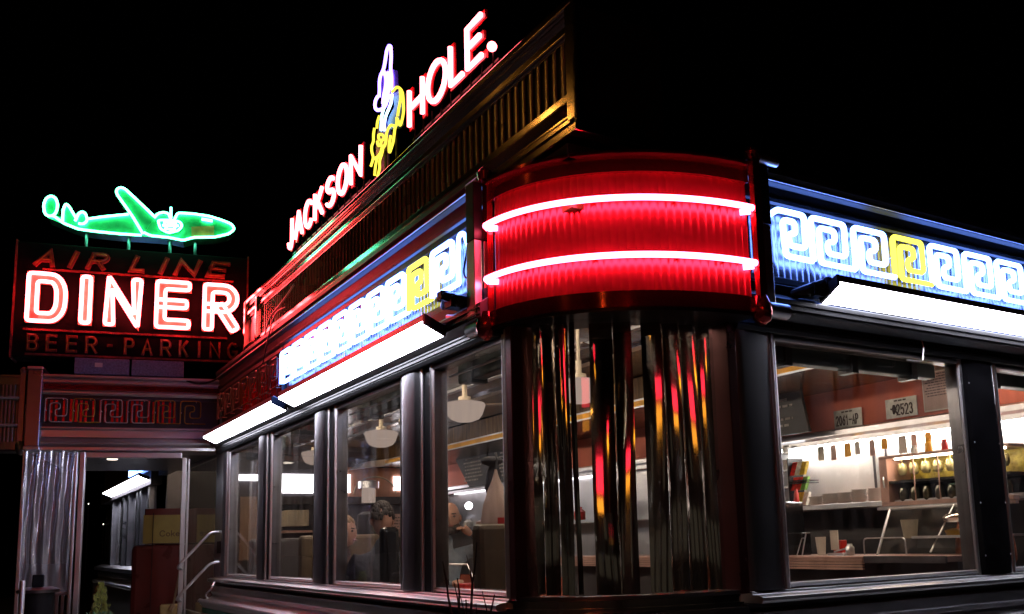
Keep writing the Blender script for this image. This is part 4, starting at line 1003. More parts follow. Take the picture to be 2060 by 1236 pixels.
# shelf unit with small packs
t = thing('shelf_rack', 'grey open shelf rack at the left end of the lit back bar', 'rack', (6.0, 5.75, 1.88))
mb = MB()
for z in (1.885, 2.05, 2.20, 2.35): mb.box(BF, -5.90, -5.62, .05, .24, z, z+.012)
for u in (-5.905, -5.75, -5.62): mb.box(BF, u, u+.010, .05, .24, 1.88, 2.365)
obj('frame', mb, 'steel', t)
mb = MB(); mb.box(BF, -5.73, -5.66, .1, .2, 2.212, 2.30); obj('white_pack', mb, 'paper', t)
mb = MB(); mb.box(BF, -5.88, -5.80, .1, .2, 2.062, 2.16); obj('green_pack', mb, 'teal', t)
mb = MB(); mb.box(BF, -5.74, -5.65, .1, .2, 1.897, 1.94); obj('white_pack', mb, 'paper', t)
t = thing('snack_rack', 'small wire rack of red and yellow snack packets on the back bar', 'rack', (5.9, 5.45, 1.88))
mb = MB(); 
for z in (1.885, 2.08, 2.10): mb.box(BF, -5.60, -5.42, .10, .28, z, z+.006)
mb.box(BF, -5.60, -5.59, .10, .28, 1.88, 2.30); obj('frame', mb, 'black', t)
r_ = random.Random(4)
cols = [surf('packet_%s' % c, v, .4, 0, .4, 30) for c, v in (('red', (.6, .03, .02)), ('yellow', (.6, .4, .03)), ('white', (.6, .58, .5)), ('green', (.15, .3, .05)))]
for i in range(9):
    u = -5.59+(i % 3)*.055; z = 1.89+(i//3)*.13
    mb = MB(); mb.prism([BF.P(u, .27, z), BF.P(u+.05, .27, z), BF.P(u+.052, .24, z+.06), BF.P(u+.05, .22, z+.115), BF.P(u, .22, z+.115), BF.P(u-.002, .24, z+.06)], BF.n*(-.03)); obj('packet', mb, cols[(0, 1, 2, 0, 0, 3, 0, 2, 1)[i]], t)
# stacks of bowls and plates
def plates(u, n_, r, label, tilt=0):
    p = BF.P(u, .28, 1.88); t = thing('dish_stack', label, 'dishes', p, 'stacked white dishes on the back bar shelf')
    for i in range(n_):
        z = 1.881+i*.016
        obj('dish', MB().lathe((p.x+tilt*i*.002, p.y+.004*sin(i*2+u), z), [(r*.55, 0), (r*.75, .006), (r, .024), (r*1.03, .026), (r*.95, .020)], 20), 'china', t, smooth=True)
plates(-5.30, 4, .062, 'low stack of white bowls beside the snack rack')
plates(-5.15, 5, .07, 'leaning stack of white plates second from the snack rack', 1)
plates(-5.00, 5, .065, 'stack of flared white bowls in the middle of the shelf')
plates(-4.86, 6, .062, 'taller stack of white bowls right of the middle')
plates(-4.71, 6, .055, 'neat stack of white saucers against the glass cabinet')
r_ = random.Random(21)
kinds = (('white mug', 'china', .035, .07), ('tall glass shaker', 'glassyellow', .025, .12), ('red ketchup bottle', 'redplastic', .022, .15), ('steel creamer', 'steel', .03, .08), ('cream paper tub', 'creamtrim', .04, .07))
spots_ = (('on the rack top left of the snack packets', -5.72, .15, 2.365), ('on the middle shelf of the grey rack', -5.84, .15, 2.062), ('behind the snack rack', -5.48, .32, 1.88), ('at the cabinet end of the pink counter', -4.3, 1.1, 1.495), ('in the middle of the pink counter', -4.95, 1.1, 1.495), ('at the pillar end of the pink counter', -5.12, 1.05, 1.495))
for i, (wh, u, n_, z) in enumerate(spots_):
    k, m_, w_, h_ = kinds[i % 5]; p = BF.P(u, n_, z)
    tag(obj('mug' if 'mug' in k else 'jar', MB().lathe(p, [(w_*.85, 0), (w_, .01), (w_, h_*.7), (w_*.6, h_*.88), (w_*.6, h_)], 14), m_, None, smooth=True), k+' '+wh, 'tableware')
t = thing('paper_slips', 'row of order slips and small cards hanging under the lit hood', 'paper slips', BF.P(-5, .1, 2.3))
for i in range(9):
    u = -5.38+i*.13+r_.random()*.04; obj('slip', MB().box(BF, u, u+.05+r_.random()*.03, .14, .143, 2.30-r_.random()*.06, 2.385), ('paper', 'counterpink', 'yellow')[i % 3] if i % 3 else 'paper', t)
# glass cabinet
t = thing('glass_cabinet', 'pinkish glass-fronted cabinet with hanging wine glasses on the back bar', 'cabinet', (5.75, 4.1, 1.84))
F5 = Fr((5.7, 0), (0, -1), (-1, 0))
mb = MB(); mb.box(F5, -4.48, -3.45, -.3, 0, 2.185, 2.205); mb.box(F5, -4.48, -3.45, -.3, 0, 1.835, 1.865); mb.box(F5, -4.48, -4.41, -.3, 0, 1.866, 2.184); mb.box(F5, -4.48, -3.45, -.3, -.28, 1.866, 2.184)
for u in (-4.19, -3.99, -3.79): mb.box(F5, u, u+.008, -.01, .0, 1.866, 2.184)
obj('case', mb, 'counterpink', t, bevel=.003)
obj('rack_back', MB().box(F5, -4.405, -3.46, -.279, -.27, 2.02, 2.183), 'glassyellow', t)
obj('cabinet_lamp', MB().box(F5, -4.36, -3.5, -.05, -.03, 2.172, 2.184), 'cove_light', t)  # strip added to brighten the yellow rack
obj('divider', MB().box(F5, -4.41, -3.46, -.27, -.01, 2.0, 2.018), 'black', t)
obj('lower_back', MB().box(F5, -4.405, -3.46, -.279, -.27, 1.866, 1.999), 'blackgloss', t)
mb = MB()
for i in range(9):
    c = F5.P(-4.35+i*.1, -.1, 2.18); mb.lathe((c.x, c.y, 2.06), [(.02, 0), (.034, .02), (.036, .05), (.028, .085), (.004, .09), (.004, .115), (.02, .12)], 12)
obj('hanging_glass', mb, surf('wine_glass', (.55, .5, .25), .1, .3, .3, 8), t, smooth=True)
mb = MB()
for i in range(9):
    c = F5.P(-4.34+i*.1, -.08, 1.867); mb.lathe((c.x, c.y, 1.867), [(.02, 0), (.036, .02), (.038, .06), (.03, .10)], 12)
obj('glass_bowl', mb, surf('dark_glass', (.12, .12, .09), .06, .6, .3, 8), t, smooth=True)
mb = MB(); mb.tube([F5.P(-4.44, .01, 2.05), F5.P(-4.43, .025, 2.03), F5.P(-4.43, .02, 1.97)], .007, 6); obj('handle', mb, 'steel', t)
obj('shelf_edge', MB().box(F5, -4.50, -3.42, .0, .03, 1.808, 1.833), 'steel_h', t)
# things on top of the cabinet
for i, (u, w_, h_, m_, l) in enumerate(((-4.10, .05, .09, 'yellow', 'amber jar on top of the glass cabinet'), (-3.97, .045, .08, 'redplastic', 'red-labelled tub on top of the glass cabinet'), (-3.88, .03, .09, 'china', 'white shaker on top of the glass cabinet'), (-3.80, .04, .085, 'bluepack', 'blue packet on top of the glass cabinet, nearest the post'), (-4.22, .05, .06, 'china', 'white cup on top of the glass cabinet at its left'))):
    p = F5.P(u, -.08, 2.206); mb = MB().lathe(p, [(w_*.45, 0), (w_*.5, .01), (w_*.5, h_*.7), (w_*.35, h_*.8), (w_*.38, h_)], 14); tag(obj('jar', mb, m_, None, smooth=True), l, 'jar')
# lower display case under the cabinet with slanted glass side
t = thing('display_case', 'dark slanted glass display case under the cabinet', 'display case', (5.5, 4.0, 1.48))
mb = MB(); mb.tube([(5.62, 4.351, 1.81), (5.25, 4.196, 1.493)], .010, 8); mb.tube([(5.62, 3.83, 1.82), (5.25, 3.78, 1.51)], .006, 8); mb.tube([(5.62, 4.35, 1.812), (5.62, 3.5, 1.812)], .01, 8)
obj('frame', mb, 'steel', t, smooth=True)
mb = MB(); mb.prism([(5.61, 4.345, 1.80), (5.24, 4.19, 1.50), (5.24, 3.45, 1.50), (5.61, 3.45, 1.80)], (.004, 0, .003)); obj('pane', mb, 'glass', t)
mb = MB(); mb.box(WF, 5.3, 5.9, 3.45, 3.95, 1.60, 1.615); obj('shelf', mb, 'steel', t)
mb = MB(); mb.lathe((5.6, 4.18, 1.60), [(.045, 0), (.06, .12), (.062, .13)], 16); obj('cup', mb, 'creamtrim', t, smooth=True)
mb = MB(); mb.lathe((5.55, 3.74, 1.616), [(.10, 0), (.11, .03), (.06, .045)], 16); obj('pie', mb, 'yellow', t, smooth=True)
mb = MB(); mb.lathe((5.55, 3.74, 1.70), [(.11, 0), (.12, .03), (.09, .055)], 20); obj('dome', mb, 'mirror', t, smooth=True)
mb = MB(); mb.tube(rnd_path([(5.1, 4.18, 1.50), (5.1, 4.18, 1.61), (5.1, 3.85, 1.61), (5.1, 3.85, 1.5)], .03, 3), .005, 6); obj('wire_stand', mb, 'steel', t)

# front counter
t = thing('front_counter', 'pink laminate counter with ribbed steel edge inside the corner windows', 'counter', (5.3, 6, .55))
obj('counter_top', MB().box(WF, 5.02, 5.55, 3.5, 7.9, 1.455, 1.494), 'counterpink', t, bevel=.004)
mb = MB()
for i in range(5): mb.box(WF, 5.0, 5.02, 4.12, 7.9, 1.404+i*.018, 1.404+i*.018+.013)
obj('ribbed_edge', mb, 'counterpink', t)
mb = MB(); mb.box(WF, 5.0, 5.02, 3.5, 4.11, 1.45, 1.494); obj('plain_edge', mb, 'dark_steel', t)
obj('counter_front', MB().box(WF, 5.12, 5.2, 3.5, 7.9, .56, 1.453), 'darkwall', t)
# items on the counter
t = thing('napkin_holder', 'black napkin holder standing on the front counter', 'napkin holder', (5.2, 4.9, 1.495))
obj('body', MB().box(WF, 5.2, 5.3, 4.82, 5.02, 1.495, 1.66), 'blackgloss', t, bevel=.01)
obj('stand', MB().tube([(5.18, 4.86, 1.497), (5.2, 4.82, 1.62), (5.2, 4.80, 1.62)], .004, 6).tube([(5.17, 4.80, 1.497), (5.19, 4.77, 1.65)], .005, 6), 'steel', t)
tag(obj('paper_cup', MB().lathe((5.22, 4.66, 1.495), [(.028, 0), (.036, .10), (.038, .13)], 16), 'paper', None, smooth=True), 'tall pale paper cup on the front counter', 'cup')
t = thing('sauce_caddy', 'red and cream sauce caddy on the front counter', 'caddy', (5.3, 4.6, 1.495))
obj('box', MB().box(WF, 5.3, 5.36, 4.54, 4.62, 1.495, 1.60), 'redplastic', t, bevel=.006); obj('card', MB().box(WF, 5.288, 5.296, 4.56, 4.63, 1.53, 1.67), 'paper', t)
tag(obj('cutlery_tray', MB().box(WF, 5.1, 5.2, 4.36, 4.5, 1.495, 1.512).tube([(5.15, 4.48, 1.52), (5.15, 4.34, 1.55)], .006, 6), 'steel', None), 'low steel cutlery tray on the front counter', 'tray')
for i, (y, l) in enumerate(((5.2, 'left'), (5.75, 'middle'), (6.6, 'right-hand')) ):
    t = thing('bottle_rack', {'left': 'dark machine with small lights behind the curved window, nearest the right pillar', 'middle': 'dark machine with small lights behind the middle gap of the slats', 'right-hand': 'grey equipment behind the left gap of the slats'}[l], 'coffee machine', (5.3, y, 1.495))
    obj('body', MB().box(WF, 5.28, 5.5, y-.14, y+.14, 1.495, 1.90), 'blackgloss' if i < 2 else 'steel', t, bevel=.01)
    obj('panel', MB().box(WF, 5.268, 5.278, y-.1, y+.1, 1.74, 1.86), 'steel', t)
    for q in range(3): obj('indicator', MB().ball((5.262, y-.06+q*.05, 1.70), .006), 'signalamber' if q == 1 else 'tinylamp', t)

# licence plates, notices and menu boards
def wall_plate(label, u0, u1, z0, z1, text, tilt):
    t = thing('licence_plate', label, 'number plate', BF.P((u0+u1)/2, .03, z0), 'number plates on the salmon wall')
    F = BF; mb = MB(); mb.prism([F.P(u0, .02, z0+tilt), F.P(u1, .02, z0), F.P(u1, .02, z1), F.P(u0, .02, z1+tilt)], F.n*.006); obj('plate', mb, 'plate', t)
    mb = MB(); w_ = (u1-u0)*.82; n_ = len(text); cw = w_/n_
    for i, ch in enumerate(text):
        if ch in G:
            uu = u0+(u1-u0)*.09+i*cw
            for p, c in glyph(F, ch, uu, z0+tilt*(1-i/n_)+.022, cw*.62, (z1-z0)*.52, .028): mb.ribbon(p, .011, F.n*.002, F.n, closed=(c and ch != 'D'))
    obj('characters', mb, 'plateink', t)
    mb = MB(); scribble(mb, F, u0+.07, u1-.07, z1-.034, z1-.010, 1, .027, .012, 5); obj('state_name', mb, 'plateink', t)
    return t
wall_plate('number plate reading 2061-AP on the salmon wall', -5.27, -4.98, 2.53, 2.68, "2061-AP", 0)
t = wall_plate('number plate reading 2523 with a horse and rider on the salmon wall', -4.74, -4.45, 2.545, 2.70, " 32523"[:0]+"  2523", .0)
mb = MB(); mb.tube([BF.P(-4.665, .03, 2.575), BF.P(-4.655, .03, 2.615), BF.P(-4.66, .03, 2.65)], [.006, .02, .008], 8); mb.tube([BF.P(-4.69, .03, 2.62), BF.P(-4.655, .03, 2.61), BF.P(-4.625, .03, 2.57)], .007, 6); obj('rider_mark', mb, 'plateink', t)
t = thing('wall_notice', 'white framed notice with small print on the salmon wall', 'notice', BF.P(-4.24, .03, 2.56))
obj('frame', MB().box(BF, -4.39, -4.10, .015, .024, 2.555, 2.86), 'paper', t); obj('sheet', MB().box(BF, -4.38, -4.11, .0245, .027, 2.565, 2.85), surf('pink_sheet', (.45, .33, .30), .8), t)
obj('print', scribble(MB(), BF, -4.37, -4.12, 2.66, 2.845, 9, .0275, .008, 9), 'plateink', t)
def menu(label, F, pts, seed, u0, u1, z0, z1, rows=9):
    t = thing('menu_board', label, 'menu board', F.P((u0+u1)/2, .05, z0), 'black menu boards with pale lettering')
    obj('board', MB().prism([F.P(*p) for p in pts], F.n*.03), 'board', t)
    obj('lettering', scribble(MB(), F, u0, u1, z0, z1, rows, .0, .02, seed), 'chalk', t)
    return t
FM = Fr((5.88, 0), (0, -1), (-1, 0))
menu('black slanted menu board beside the corner pillar on the salmon wall', FM, [(-6.3, -.04, 2.50), (-5.30, -.04, 2.50), (-5.42, -.04, 3.1), (-6.3, -.04, 3.1)], 3, -6.25, -5.46, 2.55, 3.05)
menu('black slanted menu board seen above the bearded man', FM, [(-11.6, -.04, 2.44), (-10.9, -.04, 2.44), (-11.1, -.04, 2.98), (-12.15, -.04, 2.98)], 4, -11.75, -11.15, 2.5, 2.95)
menu('black slanted menu board behind the hanging bag', FM, [(-10.85, -.04, 2.44), (-9.6, -.04, 2.44), (-9.6, -.04, 2.98), (-11.05, -.04, 2.98)], 5, -10.8, -9.7, 2.5, 2.95)

# kitchen end of the room
t = thing('kitchen_hatch', 'brightly lit kitchen hatch with peach wall at the far end of the room', 'hatch', (4.2, 13.3, 1.2))
F13 = Fr((0, 13.5), (1, 0), (0, -1))
obj('light_panel', MB().box(F13, 3.71, 4.62, .02, .05, 2.455, 2.735), 'kitchen_light', t)
obj('light_panel', MB().box(F13, 3.08, 3.43, .02, .05, 2.63, 2.72), 'kitchen_light', t)
obj('peach_panel', MB().box(F13, 4.68, 6.15, .02, .05, 2.40, 2.85), surf('peach_panel', (.7, .34, .22), .6), t)
obj('light_panel', MB().box(F13, 5.5, 6.1, .055, .07, 2.50, 2.72), 'kitchen_light', t)
obj('light_panel', MB().box(F13, 4.66, 4.80, .055, .07, 2.46, 2.74), 'kitchen_light', t)
obj('arch_trim', MB().tube([F13.P(u, .06, z) for u, z in arcp(5.2, 2.45, .34, .26, 0, 180, 16)], .012, 6), 'creamtrim', t)
obj('canopy', MB().prism([F13.P(4.75, .1, 2.80), F13.P(5.9, .1, 2.93), F13.P(5.9, .1, 3.05), F13.P(4.9, .1, 2.90)], F13.n*.4), 'steel', t)
obj('panel', MB().box(F13, 3.18, 3.46, .02, .05, 1.5, 2.40), surf('tan_door', (.34, .22, .15), .6), t)
obj('work_top', MB().box(F13, 3.73, 4.6, .02, .5, 1.87, 1.90), 'counterpink', t)
obj('white_machine', MB().box(F13, 3.73, 4.05, .1, .45, 1.96, 2.19), 'creamtrim', t, bevel=.01)
obj('shelf_band', MB().box(F13, 3.6, 6.15, .02, .3, 2.28, 2.39), 'darkwall', t)
t = thing('wall_lamp', 'cylindrical wall lamp with a perforated shade in the kitchen hatch', 'wall lamp', (4.9, 12.8, 2.3))
obj('lamp_shade', MB().lathe((4.85, 12.8, 2.28), [(.10, 0), (.10, .20), (.08, .21)], 18), 'shade', t, smooth=True)
obj('bracket', MB().lathe((4.85, 12.8, 2.49), [(.15, 0), (.15, .1), (.06, .12)], 18), 'steel', t, smooth=True)
tag(obj('hanging_bulb', MB().ball((4.815, 9.5, 2.08), .045), emit('hot_bulb', (1, .92, 1), 8), None, smooth=True), 'bright round bulb hanging right of the bearded man', 'bulb')
tag(obj('wall_disc', MB().lathe((3.45, 9.0, 1.75), [(.14, 0)]*1+[(.15, .01), (.15, .22), (.1, .25)], 20), 'board', None, smooth=True), 'round black sign board behind the seated customers', 'board')
t = thing('paper_notice', 'pale pink notice sheet behind the seated customer in the second window', 'notice', (3.67, 9, 1.73))
obj('sheet', MB().box(WF, 3.56, 3.80, 9.0, 9.01, 1.735, 1.975), surf('rose_paper', (.42, .27, .24), .8), t)
obj('print', scribble(MB(), Fr((0, 9.0), (1, 0), (0, -1)), 3.58, 3.78, 1.76, 1.95, 6, .002, .010, 11), 'plateink', t)

# booths by the windows
def booth(y, label, mat, x0=2.24, x1=3.1, zt=1.75, d=.10, lean=.03):
    t = thing('booth_seat', label, 'booth seat', ((x0+x1)/2, y, .55), 'booth seats along the left windows')
    obj('backrest', MB().prism([(x0, y, .95), (x1, y, .95), (x1, y+lean, zt), (x0, y+lean, zt)], (0, d, 0)), mat, t, bevel=.03)
    obj('seat', MB().box(WF, x0, x1, y+d, y+d+.5, .80, .95), mat, t, bevel=.02); obj('plinth', MB().box(WF, x0, x1, y+.02, y+.5, .551, .79), 'darkwall', t)
    return t
booth(4.28, 'brown vinyl booth back right behind the window nearest the corner', 'brownvinyl', x1=2.50)
booth(5.62, 'black vinyl booth back in the second window', 'blackgloss', x1=2.36, zt=1.77)
booth(7.4, 'dark booth back in the third window', 'brownvinyl')
booth(9.0, 'dark booth back farthest from the corner', 'darkwall')
def table(y, label):
    t = thing('diner_table', label, 'table', (2.6, y, .55), 'booth tables along the left windows')
    obj('table_top', MB().box(WF, 2.24, 3.1, y-.35, y+.35, 1.27, 1.305), 'counterpink', t, bevel=.006); obj('pedestal', MB().tube([(2.7, y, .551), (2.7, y, 1.269)], .04, 10), 'steel', t)
table(5.0, 'booth table in the window nearest the corner'); table(6.6, 'booth table in front of the bearded man'); table(8.3, 'booth table in the third window')
t = thing('plastic_bag', 'pale knotted plastic carrier bag hanging by the brown booth', 'bag', (2.55, 4.65, 1.6))
vs = []; prof = [(.006, 2.075), (.012, 2.05), (.02, 2.02), (.05, 1.95), (.085, 1.86), (.105, 1.76), (.11, 1.66), (.10, 1.59), (.05, 1.57)]; sg = 28
for i, (r_, z) in enumerate(prof):
    for k in range(sg):
        a = 2*pi*k/sg; rr = r_*(1+.10*sin(a*5+i*.7)+.06*sin(a*9-i)); vs.append((2.535+rr*cos(a), 4.65+rr*sin(a)*.6, z))
fs = [(i*sg+k, i*sg+(k+1) % sg, (i+1)*sg+(k+1) % sg, (i+1)*sg+k) for i in range(len(prof)-1) for k in range(sg)]+[tuple(range(sg)), tuple((len(prof)-1)*sg+k for k in range(sg))]
obj('bag_body', MB().add(vs, fs), 'bag', t, smooth=True)
obj('print', MB().prism([(2.50, 4.572, 1.70), (2.60, 4.575, 1.70), (2.60, 4.578, 1.79), (2.50, 4.575, 1.79)], (0, -.004, 0)), 'redplastic', t)
obj('hook', MB().tube([(2.535, 4.65, 2.07), (2.545, 4.65, 2.13), (2.54, 4.66, 2.17)], .008, 6), 'dark_steel', t)
tag(obj('coat', MB().tube([(2.60, 4.78, 1.86), (2.585, 4.78, 1.97), (2.59, 4.78, 2.06), (2.60, 4.79, 2.12)], [.02, .05, .045, .02], 12).ball((2.58, 4.78, 2.13), .07, .06, .03, 12, 8), 'darkcloth', None, smooth=True), 'dark fluffy-topped garment hanging above the plastic bag', 'coat')
tag(obj('red_container', MB().box(WF, 2.62, 2.80, 5.25, 5.35, 1.306, 1.40), 'redplastic', None, bevel=.01), 'red plastic basket on the table at the window bottom', 'basket')
tag(obj('folded_napkin', MB().prism([(2.50, 4.9, 1.307), (2.62, 4.9, 1.307), (2.64, 4.92, 1.50), (2.60, 4.93, 1.48)], (.02, .03, 0)), 'whitecloth', None), 'white folded napkin standing on the table beside the red basket', 'napkin')
tag(obj('glass_edge_strut', MB().tube([(2.46, 4.75, 1.40), (2.62, 5.2, 1.52), (2.35, 5.3, 1.53)], .006, 6), 'steel', None), 'thin steel strut catching light above the red basket', 'strut')

# roller blinds and window hardware
def roller(F, u0, u1, label, z=2.60, n=-.16):
    t = thing('roller_blind', label, 'blind', F.P((u0+u1)/2, n, z-.06), 'rolled dark green blinds at the window tops')
    obj('cassette', MB().box(F, u0+.02, u1-.02, n-.08, n, z-.05, z+.07), 'rollergreen', t, bevel=.01)
    mb = MB(); k = max(2, int((u1-u0)/.5))
    for i in range(k):
        u = u0+(i+.5)*(u1-u0)/k; mb.box(F, u, u+.05, n-.09, n+.012, z-.07, z+.08)
    obj('strap', mb, 'black', t)
for (a, b), l in zip([(3.30, 4.86), (5.17, 6.72)], ('rolled dark green blind in the window right of the pillar', 'rolled dark green blind in the far right window')): roller(RF, a, b, l)
for (a, b), l in zip([(3.74, 4.60), (4.99, 6.22), (6.63, 7.86), (8.22, 9.40)], ('rolled dark blind in the window left of the curved corner', 'rolled dark blind in the second window from the corner', 'rolled dark blind in the third window from the corner', 'rolled dark blind in the window beside the porch')): roller(LF, a, b, l, 2.59)
tag(obj('wire_hook', MB().tube(rnd_path([(4.43, 3.14, 2.75), (4.45, 3.13, 2.665), (4.43, 3.13, 2.585), (4.29, 3.13, 2.58)], .015, 3), .0045, 6), 'steel', None, smooth=True), 'bent white wire hook hanging in front of the right window', 'hook')
for (a, b) in [(3.74, 4.60), (4.99, 6.22)]:
    o = obj('curtain_rod', MB().tube([LF.P(a+.05, -.1, 2.575), LF.P(b-.05, -.1, 2.575)], .008, 8), 'steel', None, smooth=True); tag(o, 'thin bright rod across the top of the window left of the curved corner' if a < 4 else 'thin bright rod across the top of the second window', 'rod', 'bright rods at the window tops')

# ------------------------------------------------------------------ people
def skinned(name, joints, edges, mat, parent, sub=2):
    me = bpy.data.meshes.new(name); off = parent.location if parent else Vector((0, 0, 0))
    keys = list(joints); me.from_pydata([tuple(Vector(joints[k][0])-off) for k in keys], [(keys.index(a), keys.index(b)) for a, b in edges], [])
    o = bpy.data.objects.new(name, me); COL.objects.link(o)
    if parent: o.parent = parent
    m = o.modifiers.new('skin', 'SKIN'); sv = me.skin_vertices[0].data
    for i, k in enumerate(keys):
        r_ = joints[k][1]; r_ = r_ if isinstance(r_, tuple) else (r_, r_); sv[i].radius = r_; sv[i].use_root = (i == 0)
    s_ = o.modifiers.new('sub', 'SUBSURF'); s_.levels = sub; s_.render_levels = sub
    m.use_smooth_shade = True; me.materials.append(M[mat] if isinstance(mat, str) else mat)
    return o
def head(parent, c, face, s=1.0, skin='skin', hair=None, beard=None, bald=True):
    """c: head centre, face: unit direction the face looks"""
    c = Vector(c); f = Vector(face).normalized(); rt = f.cross(Vector((0, 0, 1))).normalized()
    def T(a, b, h): return c+f*a*s+rt*b*s+Vector((0, 0, h*s))
    vs = []; rings = 14; seg = 20
    for i in range(rings+1):
        ph = -pi/2+pi*i/rings
        for k in range(seg):
            th = 2*pi*k/seg; x = cos(ph)*cos(th); y = cos(ph)*sin(th); z = sin(ph)
            w = .073*(1-.22*max(0, -z)**1.5); d = .094*(1-.1*max(0, -z)); q = .118
            a_ = d*x; b_ = w*y
            if x > .55 and abs(y) < .3 and -.35 < z < .1: a_ += .02*(1-abs(y)/.3)*(1-abs(z+.15)/.3)
            if x > .3 and .0 < z < .22 and .15 < abs(y) < .55: a_ -= .008
            if x > .5 and z < -.55: a_ += .008
            vs.append(T(a_, b_, q*z))
    fs = [(i*seg+k, i*seg+(k+1) % seg, (i+1)*seg+(k+1) % seg, (i+1)*seg+k) for i in range(rings) for k in range(seg)]
    hd = MB().add(vs, fs)
    for sd in (-1, 1):
        hd.ball(T(.0, .075*sd, -.005), .012*s, .018*s, .03*s, 8, 6)
    o = obj('head', hd, skin, parent, smooth=True)
    mb = MB()
    for sd in (-1, 1): mb.ball(T(.080, .030*sd, .012), .012*s, .012*s, .008*s, 8, 6)
    obj('eyes', mb, 'blackgloss', o, smooth=True)
    mb = MB(); mb.tube([T(.088, -.024, -.060), T(.094, 0, -.057), T(.088, .024, -.060)], .006*s, 6); obj('mouth', mb, surf('lips', (.35, .12, .1), .5), o, smooth=True)
    mb = MB(); 
    for sd in (-1, 1): mb.tube([T(.087, .012*sd, .033), T(.085, .045*sd, .036)], .005*s, 6)
    obj('eyebrows', mb, 'hairdark', o, smooth=True)
    if beard:
        b = MB()
        for k in range(9):
            a = -1.2+2.4*k/8; b.ball(T(.062*cos(a)+.012, .062*sin(a), -.070-.02*cos(a)), .026*s, .026*s, .036*s, 8, 6)
        b.ball(T(.075, 0, -.10), .03*s, .04*s, .03*s, 8, 6); obj('beard', b, beard, o, smooth=True)
    if hair:
        b = MB()
        rr = random.Random(3)
        for k in range(260):
            th = rr.uniform(0, 2*pi); ph = rr.uniform(.1, 1.45); x = cos(ph)*cos(th); y = cos(ph)*sin(th)
            if x > .55 and ph < .7: continue
            b.ball(T(.096*x-.008, .080*y, .122*sin(ph)), .013*s, .012*s, .02*s, 6, 5)
        if hair == 'hairblond':
            for k in range(110): b.ball(T(-.05-.045*rr.random(), rr.uniform(-.085, .085), rr.uniform(-.2, .05)), .014*s, .014*s, .045*s, 6, 5)
        obj('hair', b, hair, o, smooth=True)
    return o
def hand(parent, w, d, palm_n, skin='skin', s=1.0, curl=.9):
    """w wrist, d direction of fingers, palm_n palm normal"""
    w = Vector(w); d = Vector(d).normalized(); n = Vector(palm_n).normalized(); sd = d.cross(n).normalized(); b = MB()
    b.tube([w, w+d*.04*s, w+d*.085*s], [.022*s, .034*s, .032*s], 10)
    for i, (o_, L, r_) in enumerate(((-.027, .070, .0085), (-.009, .08, .009), (.009, .074, .0088), (.027, .058, .0075))):
        p = w+d*.08*s+sd*o_*s; pts = [p]; dd = d.copy()
        for j in range(3):
            an = curl*(.35+.3*j); dd = (d*cos(an)+n*sin(an)); pts.append(pts[-1]+dd*L*s/3*(1.1-.1*j))
        b.tube(pts, [r_*s, r_*s, r_*.9*s, r_*.7*s], 8)
    p = w+d*.03*s-sd*.028*s; b.tube([p, p-sd*.028*s+d*.02*s+n*.01*s, p-sd*.035*s+d*.05*s+n*.02*s], [.012*s, .0105*s, .008*s], 8)
    return obj('hand', b, skin, parent, smooth=True)

# bearded man at the table (faces the camera side)
man = thing('person', 'bearded balding man in a pale blue shirt seated with one hand at his chin', 'person', (3.32, 7.0, .95))
fc = (-.45, -.85, -.05)
skinned('body', {'pelvis': ((3.30, 7.10, 1.02), (.15, .12)), 'belly': ((3.30, 7.06, 1.22), (.15, .12)), 'chest': ((3.31, 7.03, 1.46), (.17, .12)), 'neckb': ((3.335, 7.02, 1.64), (.07, .06)), 'neck': ((3.35, 7.0, 1.74), .05),
  'shl': ((3.14, 7.03, 1.57), .065), 'ell': ((3.05, 6.88, 1.36), .045), 'wrl': ((3.25, 6.72, 1.33), .03),
  'shr': ((3.52, 7.03, 1.57), .065), 'elr': ((3.66, 6.86, 1.63), .045), 'wrr': ((3.50, 6.86, 1.715), .03),
  'kl': ((3.20, 6.70, 1.0), .08), 'kr': ((3.42, 6.70, 1.0), .08), 'fl': ((3.20, 6.66, .60), .045), 'frr': ((3.42, 6.66, .60), .045)},
  [('pelvis', 'belly'), ('belly', 'chest'), ('chest', 'neckb'), ('neckb', 'neck'), ('chest', 'shl'), ('shl', 'ell'), ('ell', 'wrl'), ('chest', 'shr'), ('shr', 'elr'), ('elr', 'wrr'), ('pelvis', 'kl'), ('pelvis', 'kr'), ('kl', 'fl'), ('kr', 'frr')], 'blueshirt', man)
head(man, (3.365, 6.98, 1.865), fc, 1.08, beard='hairdark')
skinned('forearm', {'e': ((3.66, 6.855, 1.632), .048), 'm': ((3.59, 6.85, 1.675), .042), 'w': ((3.50, 6.855, 1.72), .028)}, [('e', 'm'), ('m', 'w')], 'skin', man)
hand(man, (3.49, 6.85, 1.725), (-.7, .1, .55), (-.3, .2, -.8), curl=1.1)
hand(man, (3.25, 6.72, 1.335), (.9, -.3, -.05), (0, 0, -1), curl=.5)
